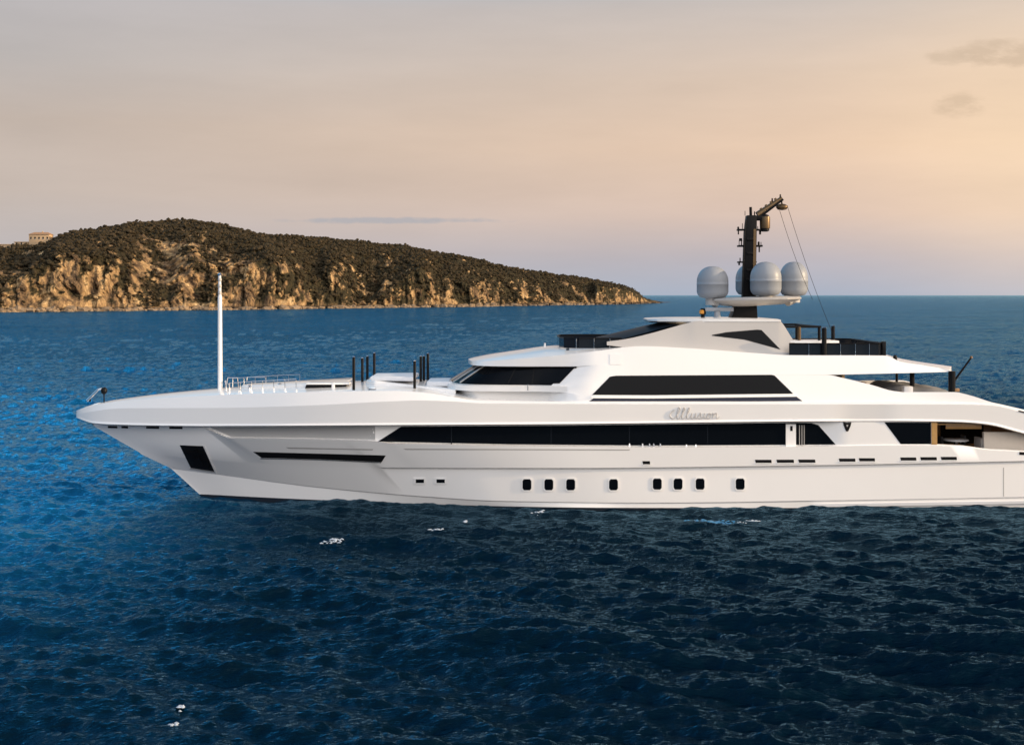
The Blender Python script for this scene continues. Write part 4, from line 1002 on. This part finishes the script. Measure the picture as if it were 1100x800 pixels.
# ------------------------------------------------------------------ the headland
coast = P({-330:338.5, -200:337.2, 0:335.3, 100:334.3, 200:333.2, 300:332.2, 400:330.8, 500:329.6, 600:327.9, 660:327.0, 690:326.3, 712:325.4})
ridge = P({-330:268, -200:262, -60:263, 0:266, 14:265, 22:264.5, 45:261.5, 60:255.5, 85:249.5, 110:245.5, 140:240.6, 180:238, 215:239.6, 245:245.4, 262:250.4, 290:254.4, 330:255.8, 380:260.2, 420:264.2, 460:270, 500:277, 540:286, 580:292.8, 620:297.6, 650:302.6, 672:307.4, 685:313, 693:320, 712:324.6})
def Dc(u): return FPX*H/(coast(u)-HOR)
NU, NV = 900, 150
uu = np.linspace(-330, 712, NU); tv = np.linspace(0, 1, NV); vv = np.where(tv < .55, tv/.55*.34, .34+(tv-.55)/.45*1.36)
U, V = np.meshgrid(uu, vv, indexing='ij')
D0 = Dc(U)
s_al = np.concatenate([[0], np.cumsum(np.hypot(np.diff((uu-CX)/FPX*Dc(uu)), np.diff(Dc(uu))))])     # metres along the shore
S = np.repeat(s_al[:, None], NV, 1)
zr_guess = (HOR-ridge(U))*(D0*1.12)/FPX + H
width = np.clip(zr_guess*2.9, 12, 190)
# headlands and gullies
rib = ridged(S/46.0, 3.1, .0, 3)*.5 + ridged(S/15.0, 9.7, .0, 2)*.22
Dr = D0 + width
zr = H + (HOR-ridge(U))*Dr/FPX
cfr = np.clip(.40 + .34*fbm(S/70.0, 5.0, 0, 3) + .22*np.exp(-((U-175)/48)**2) + .08*np.exp(-((U-20)/50)**2) - .10*sm(280, 480, U), .14, .80)
cfr = np.where(U > 640, .75, cfr)
cw = .13 + .05*vnoise(S/40.0, 2.2, 0)                           # horizontal share taken by the cliff
v = V
cl = np.clip(v/cw, 0, 1); step = cl**.8
up = np.clip((v-cw)/(1-cw), 0, 1)
prof = cfr*step + (1-cfr)*(1-(1-up)**1.65)
back = np.clip(v-1, 0, 1); prof = np.where(v > 1, 1 - .9*back**1.4, prof)
z = zr*prof
inland = v*width
push = -rib*np.clip(15*(1-np.clip(v, 0, 1))**1.1, 0, 15)*np.clip(zr/45, .08, 1)
D = D0 + inland + push + 4
X = (U-CX)/FPX*(D0 + inland*.9)
# rock relief
amp = np.clip(zr/40, .12, 1)
rel = fbm(X/13.0, D/13.0, z/9.0, 5)*4.6 + ridged(X/7.0, D/7.0, z/7.5, 3)*2.0
wx, wz = fbm(X/30.0, D/30.0, 8.0, 2)*7, fbm(X/22.0+9, D/22.0, 3.0, 2)*9
crev = np.clip(1-np.abs(vnoise((S+wx)/13.0, (z+wz)/34.0, 1.5))*1.0, 0, 1)**5 + .7*np.clip(1-np.abs(vnoise((S+wx*.6)/5.5+40, (z+wz)/9.0, 6.5)), 0, 1)**6
blk = np.round(vnoise((S+wx)/8.0+5, (z+wz)/7.0, 12.0)*2.2)/2.2*2.6
rel = rel + crev*5.5 - blk*(1-up)
shore = np.clip(v/.02, 0, 1)
D = D + rel*amp*(1-.5*up)*shore
z = z + (fbm(X/17.0, D/17.0, 4.0, 4)*2.4*(.35+.65*up)*(v < .97) + fbm(X/3.0, D/3.0, 7.0, 2)*.5)*amp*np.clip(v/.05, 0, 1)*np.clip(1-(v-.9)/.12, .25, 1)
z = np.where(v < .012, -1.2, z)
verts = np.stack([X.ravel(), D.ravel(), z.ravel()], 1)
I, J = np.meshgrid(np.arange(NU-1), np.arange(NV-1), indexing='ij')
quads = np.stack([I*NV+J, (I+1)*NV+J, (I+1)*NV+J+1, I*NV+J+1], -1).reshape(-1, 4)
Pg = np.stack([X, D, z], -1)
du = np.gradient(Pg, axis=0); dv = np.gradient(Pg, axis=1); nn = np.cross(du, dv); nn /= np.linalg.norm(nn, axis=-1, keepdims=True)+1e-9
slope = np.clip(nn[..., 2], 0, 1)
# where scrub grows: gentler ground, above the splash line, in patches
patch = fbm(X/15.0, D/15.0, z/11.0, 4)
fine = fbm(X/4.5, D/4.5, z/4.0, 3)
bare = np.exp(-((U-182)/36)**2)*np.exp(-((prof-.56)/.28)**2)*1.3 + .5*np.exp(-((U-85)/38)**2)*np.exp(-((prof-.35)/.22)**2) + .7*np.exp(-((U-262)/26)**2)*np.exp(-((prof-.38)/.24)**2) + .55*np.exp(-((U-440)/28)**2)*np.exp(-((prof-.22)/.16)**2)
speck = fbm(X/6.0+31, D/6.0, z/5.0, 3)
veg = (prof-.30)*2.0 + (slope-.58)*1.2 + patch*1.75 + fine*1.0 - bare*1.3 - rib*.35 + .04 - .12*np.exp(-((U-170)/150)**2) + crev*1.0 + .25*sm(270, 420, U) - .35*np.where(U > 560, np.exp(-((prof-.3)/.2)**2), 0)
veg = veg - np.where((speck > .62) & (prof < .93), .9, 0)*np.clip(1.2-prof, 0, 1) - .25*np.exp(-((U-40)/70)**2)
veg = np.where(z < 2.6, -1, veg)
vegm = np.clip(veg*3.0+.5, 0, 1)
def rock_mat():
    m = bpy.data.materials.new('headland_rock'); m.use_nodes = True; t = m.node_tree; b = t.nodes['Principled BSDF']; N = t.nodes.new; lk = t.links.new
    b.inputs['Roughness'].default_value = .92; b.inputs['Specular IOR Level'].default_value = .2
    at = N('ShaderNodeAttribute'); at.attribute_name = 'scrub'
    g = N('ShaderNodeNewGeometry')
    n = N('ShaderNodeTexNoise'); n.inputs['Scale'].default_value = .11; n.inputs['Detail'].default_value = 9; n.inputs['Roughness'].default_value = .68
    mp_ = N('ShaderNodeMapping'); mp_.inputs['Scale'].default_value = (1, 1, .6); lk(g.outputs['Position'], mp_.inputs[0]); lk(mp_.outputs[0], n.inputs['Vector'])
    r = N('ShaderNodeValToRGB'); e = r.color_ramp.elements
    e[0].position = .36; e[0].color = (.035, .024, .017, 1); e[1].position = .70; e[1].color = (.82, .60, .33, 1)
    k = r.color_ramp.elements.new(.46); k.color = (.22, .145, .082, 1); k = r.color_ramp.elements.new(.55); k.color = (.48, .31, .15, 1)
    lk(n.outputs['Fac'], r.inputs[0])
    w = N('ShaderNodeTexVoronoi'); w.feature = 'DISTANCE_TO_EDGE'; w.inputs['Scale'].default_value = .16
    lk(g.outputs['Position'], w.inputs['Vector'])
    n3 = N('ShaderNodeTexNoise'); n3.inputs['Scale'].default_value = .5; n3.inputs['Detail'].default_value = 6; lk(g.outputs['Position'], n3.inputs['Vector'])
    vg = N('ShaderNodeValToRGB'); e = vg.color_ramp.elements
    e[0].position = .35; e[0].color = (.020, .019, .010, 1); e[1].position = .72; e[1].color = (.085, .066, .032, 1); lk(n3.outputs['Fac'], vg.inputs[0])
    mx_ = N('ShaderNodeMix'); mx_.data_type = 'RGBA'; A = [i for i in mx_.inputs if i.type == 'RGBA']
    lk(at.outputs['Fac'], mx_.inputs['Factor']); lk(r.outputs[0], A[0]); lk(vg.outputs[0], A[1])
    # wet dark band at the waterline
    sp = N('ShaderNodeSeparateXYZ'); lk(g.outputs['Position'], sp.inputs[0])
    wet = N('ShaderNodeMapRange'); wet.inputs['From Min'].default_value = 1.5; wet.inputs['From Max'].default_value = 3.2; lk(sp.outputs[2], wet.inputs[0])
    wm = N('ShaderNodeMix'); wm.data_type = 'RGBA'; A2 = [i for i in wm.inputs if i.type == 'RGBA']; A2[0].default_value = (.018, .014, .012, 1)
    lk(wet.outputs[0], wm.inputs['Factor']); lk([o for o in mx_.outputs if o.type == 'RGBA'][0], A2[1])
    lk([o for o in wm.outputs if o.type == 'RGBA'][0], b.inputs['Base Color'])
    hm = N('ShaderNodeMath'); hm.operation = 'MULTIPLY_ADD'; hm.inputs[1].default_value = 1.0; lk(n.outputs['Fac'], hm.inputs[0]); lk(w.outputs['Distance'], hm.inputs[2])
    nf = N('ShaderNodeTexNoise'); nf.inputs['Scale'].default_value = .42; nf.inputs['Detail'].default_value = 6; nf.inputs['Roughness'].default_value = .7; lk(g.outputs['Position'], nf.inputs['Vector'])
    bf_ = N('ShaderNodeBump'); bf_.inputs['Strength'].default_value = 1.0; bf_.inputs['Distance'].default_value = 2.2; lk(nf.outputs['Fac'], bf_.inputs['Height'])
    bp = N('ShaderNodeBump'); lk(bf_.outputs[0], bp.inputs['Normal']); bp.inputs['Strength'].default_value = 1.0; bp.inputs['Distance'].default_value = 4.0; lk(hm.outputs[0], bp.inputs['Height']); lk(bp.outputs[0], b.inputs['Normal'])
    return m
M['rock'] = rock_mat()
land = np_mesh('headland', verts, quads, M['rock'])
a_ = land.data.attributes.new('scrub', 'FLOAT', 'POINT'); a_.data.foreach_set('value', vegm.astype(np.float32).ravel())
tag(land, kind='structure')

# scrub: thousands of bushes, one mass nobody could count
ico = bmesh.new(); bmesh.ops.create_icosphere(ico, subdivisions=2, radius=1.0)
iv = np.array([v_.co[:] for v_ in ico.verts]); iff = np.array([[v_.index for v_ in f.verts] for f in ico.faces]); ico.free()
ico = bmesh.new(); bmesh.ops.create_icosphere(ico, subdivisions=1, radius=1.0)
jv = np.array([v_.co[:] for v_ in ico.verts]); jf = np.array([[v_.index for v_ in f.verts] for f in ico.faces]); ico.free()
def bushes(n, seed):
    g = np.random.default_rng(seed)
    w = (vegm > .45)*np.where(V < 1.06, 1.0, .0)*(U > -200)*np.where((U > 12) & (U < 52) & (V > .84), .0, 1)*np.clip(width/190, .05, 1)
    w = w*np.where(V < .34, .34/82/(1.36/68), 1.0)*np.clip(4-6*(V-.98)*np.where(V > .9, 1, 0)*0, .5, 4)
    w = w.ravel()/w.sum(); idx = g.choice(len(w), n, p=w)
    c = Pg.reshape(-1, 3)[idx] + g.normal(0, 1.2, (n, 3))*[1, 1, .15]
    r = g.lognormal(math.log(.86), .40, n).clip(.3, 1.6)*np.clip(zr.ravel()[idx]/30, .45, 1)
    k = len(jv)
    sh = 1 + .26*g.standard_normal((n, k))
    pts = jv[None]*sh[..., None]*r[:, None, None]*np.array([1.15, 1.15, .85])
    pts[..., 2] += (r*.45)[:, None]
    vs = (pts + c[:, None]).reshape(-1, 3); fs = (jf[None] + (np.arange(n)*k)[:, None, None]).reshape(-1, 3)
    tone = np.repeat(g.random(n), k)
    return vs, fs, tone
bv, bf, tone = bushes(19000, 4)
m = bpy.data.materials.new('maquis_scrub'); m.use_nodes = True; t = m.node_tree; b = t.nodes['Principled BSDF']
b.inputs['Roughness'].default_value = .95; b.inputs['Specular IOR Level'].default_value = .1
at = t.nodes.new('ShaderNodeAttribute'); at.attribute_name = 'tone'; cr = t.nodes.new('ShaderNodeValToRGB')
cr.color_ramp.elements[0].color = (.030, .024, .014, 1); cr.color_ramp.elements[1].color = (.062, .046, .027, 1); k = cr.color_ramp.elements.new(.6); k.color = (.042, .032, .018, 1)
t.links.new(at.outputs['Fac'], cr.inputs[0]); t.links.new(cr.outputs[0], b.inputs['Base Color']); M['scrub'] = m
scrub = np_mesh('scrub', bv, bf, m, smooth=False)
a_ = scrub.data.attributes.new('tone', 'FLOAT', 'POINT'); a_.data.foreach_set('value', tone.astype(np.float32))
tag(scrub, 'dark olive scrub covering the upper slopes of the headland', kind='stuff')

# boulders tumbled along the shore
def boulders(n, seed):
    g = np.random.default_rng(seed); iu = g.integers(120, NU-2, n)
    c = np.stack([X[iu, 2], D[iu, 2]-g.random(n)*7, g.random(n)*1.4-.4], -1)
    r = g.lognormal(math.log(1.2), .45, n).clip(.4, 2.3)*np.clip(zr[iu, 2]/35, .5, 1.1)
    k = len(iv); q = np.sign(iv)*np.abs(iv)**.75
    pts = q[None]*(1+.18*g.standard_normal((n, k)))[..., None]*r[:, None, None]*np.stack([g.uniform(.8, 1.7, n), g.uniform(.8, 1.3, n), g.uniform(.6, 1.1, n)], -1)[:, None]
    return (pts + c[:, None]).reshape(-1, 3), (iff[None] + (np.arange(n)*k)[:, None, None]).reshape(-1, 3)
rv, rf = boulders(620, 9)
rk = mat('shore_boulder', (.24, .17, .105), .9, var=.55, vscale=.25, bump=.8, bscale=.8)
ro = np_mesh('shore_rocks', rv, rf, rk, smooth=False)
tag(ro, 'tumbled tan boulders along the foot of the cliffs', kind='stuff')
# low skerries off the point
for i, (px, py, w, d, h, lab) in enumerate(((703, 325.2, 9, 5, 2.3, 'low dark reef rock closest to the tip of the headland'), (710.5, 325.0, 7, 4, 1.3, 'flat dark reef rock off the tip of the headland, between two others'), (717, 324.9, 4.5, 3, .8, 'outermost and smallest dark reef rock off the headland'))):
    Dd = FPX*H/(py-HOR); c = ((px-CX)/FPX*Dd, Dd, -.2); g = np.random.default_rng(40+i)
    q = iv*(1+.16*g.standard_normal(len(iv)))[:, None]*[w, d, h] + c
    o = np_mesh('reef_rock', q, iff, mat('reef_rock', (.085, .06, .04), .8, var=.4, vscale=.3), smooth=False)
    tag(o, lab, 'rock', 'reef rocks off the point')
# ------------------------------------------------------------------ houses on the hill
def ground(px):
    i = int(np.argmin(np.abs(uu-px))); j = int(np.argmax(z[i]/ (D[i]) *1.0 - H/D[i])); return X[i, j], D[i, j], z[i, j]
def house_at(px, wpx, ytop, ybot, dpt, lab, flat, dome=False):
    gx, gy, gz = ground(px); Yh = gy - 4; k = Yh/FPX
    x0_, x1_ = (px-wpx/2-CX)*k, (px+wpx/2-CX)*k; zt, zb = H+(HOR-ytop)*k, H+(HOR-ybot)*k
    h = empty('hillside_house', ((x0_+x1_)/2, Yh, zb-2)); tag(h, lab, 'house', 'houses on the headland')
    MB().box(((x0_+x1_)/2, Yh+dpt/2, (zt+zb)/2-1), (x1_-x0_, dpt, zt-zb+2)).build('wall', M['fire'], h, bevel=.08)
    if flat:
        MB().box(((x0_+x1_)/2, Yh+dpt/2, zt+.18), (x1_-x0_+.8, dpt+.8, .36)).build('roof', M['fire'], h, bevel=.05)
    else:
        xm = (x0_+x1_)/2; e = .5; mb = MB()
        mb.add([(x0_-e, Yh-e, zt), (x1_+e, Yh-e, zt), (x1_+e, Yh+dpt+e, zt), (x0_-e, Yh+dpt+e, zt), (x0_+2.4, Yh+dpt/2, zt+1.7), (x1_-2.4, Yh+dpt/2, zt+1.7)],
               [(0, 1, 5, 4), (1, 2, 5), (2, 3, 4, 5), (3, 0, 4), (3, 2, 1, 0)])
        rf_ = mb.build('roof', M['tile'], h, angle=10)
        MB().box((xm+1.2, Yh+dpt*.45, zt+1.7), (.7, .7, 1.4)).build('chimney', M['fire'], rf_)
    nw = max(2, int((x1_-x0_)/2.6))
    for q in range(nw):
        xw = x0_+(x1_-x0_)*(q+.5)/nw
        w = MB().box((xw, Yh+.0, (zt+zb)/2+.2), (1.0, .12, min(1.5, (zt-zb)*.5))).build('window', M['black'], h)
        MB().box((xw, Yh-.06, (zt+zb)/2-.05-min(1.5, (zt-zb)*.5)/2+.15), (1.3, .22, .12)).build('sill', M['padwhite'], w)
    return h
house_at(42, 22, 251.8, 260, 8, 'tan villa with hipped clay roof on the left hilltop, highest of the houses', False)
house_at(23, 15, 260.2, 263.2, 7, 'low flat-roofed wing just left of the hilltop villa', True)
house_at(8, 15, 262.8, 268.5, 6, 'pale small house below the hilltop at the left edge of the view', True)

# ------------------------------------------------------------------ foam flecks
fm = bpy.data.materials.new('sea_foam'); fm.use_nodes = True
fm.node_tree.nodes['Principled BSDF'].inputs['Base Color'].default_value = (.42, .48, .55, 1); fm.node_tree.nodes['Principled BSDF'].inputs['Roughness'].default_value = .7
fb_ = MB(); g = np.random.default_rng(21)
def fleck(px, py, wpx, hpx, n):
    Dd = FPX*H/(py-HOR)
    for _ in range(n):
        x = (px + g.normal(0, wpx/2.6) - CX)/FPX*Dd; y = Dd + g.normal(0, hpx/2.6)*Dd*Dd/(FPX*H)
        r = abs(g.normal(.022, .016))*Dd/55+.008
        h0, a0, b0_ = sea(np.array([x]), np.array([y])); m_ = 7
        ring = [(x+a0[0]+r*2.2*cos(2*pi*k/m_)*g.uniform(.5, 1.2), y+b0_[0]+r*1.2*sin(2*pi*k/m_)*g.uniform(.5, 1.2), h0[0]+.012) for k in range(m_)]
        fb_.add(ring + [(x+a0[0], y+b0_[0], h0[0]+.05)], [(k, (k+1) % m_, m_) for k in range(m_)])
for f_ in ((357, 582.5, 15, 1.5, 44), (468, 571, 12, 1.2, 14), (501, 562, 3, 2, 7), (197, 760, 5, 4, 14), (188, 776, 6, 6, 12), (578, 550, 9, 2, 10), (582, 547, 5, 2, 10), (808, 557, 7, 3, 18), (795, 560, 8, 2, 8)): fleck(*f_)
fo = fb_.build('foam', fm, None, merge=False, fixn=True); tag(fo, 'small white flecks of foam on the wave crests', kind='stuff')

# pale blue water boiling up from the yacht's outlet
fb_ = MB()
for _ in range(3): fleck(770, 561, 30, 4.5, 26)
dm = mat('churned_blue_water', (.05, .22, .42), .3, var=.3, vscale=2)
tag(fb_.build('churned_water', dm, None, merge=False, fixn=True), 'pale blue churned patch of water close to the hull amidships', kind='stuff')
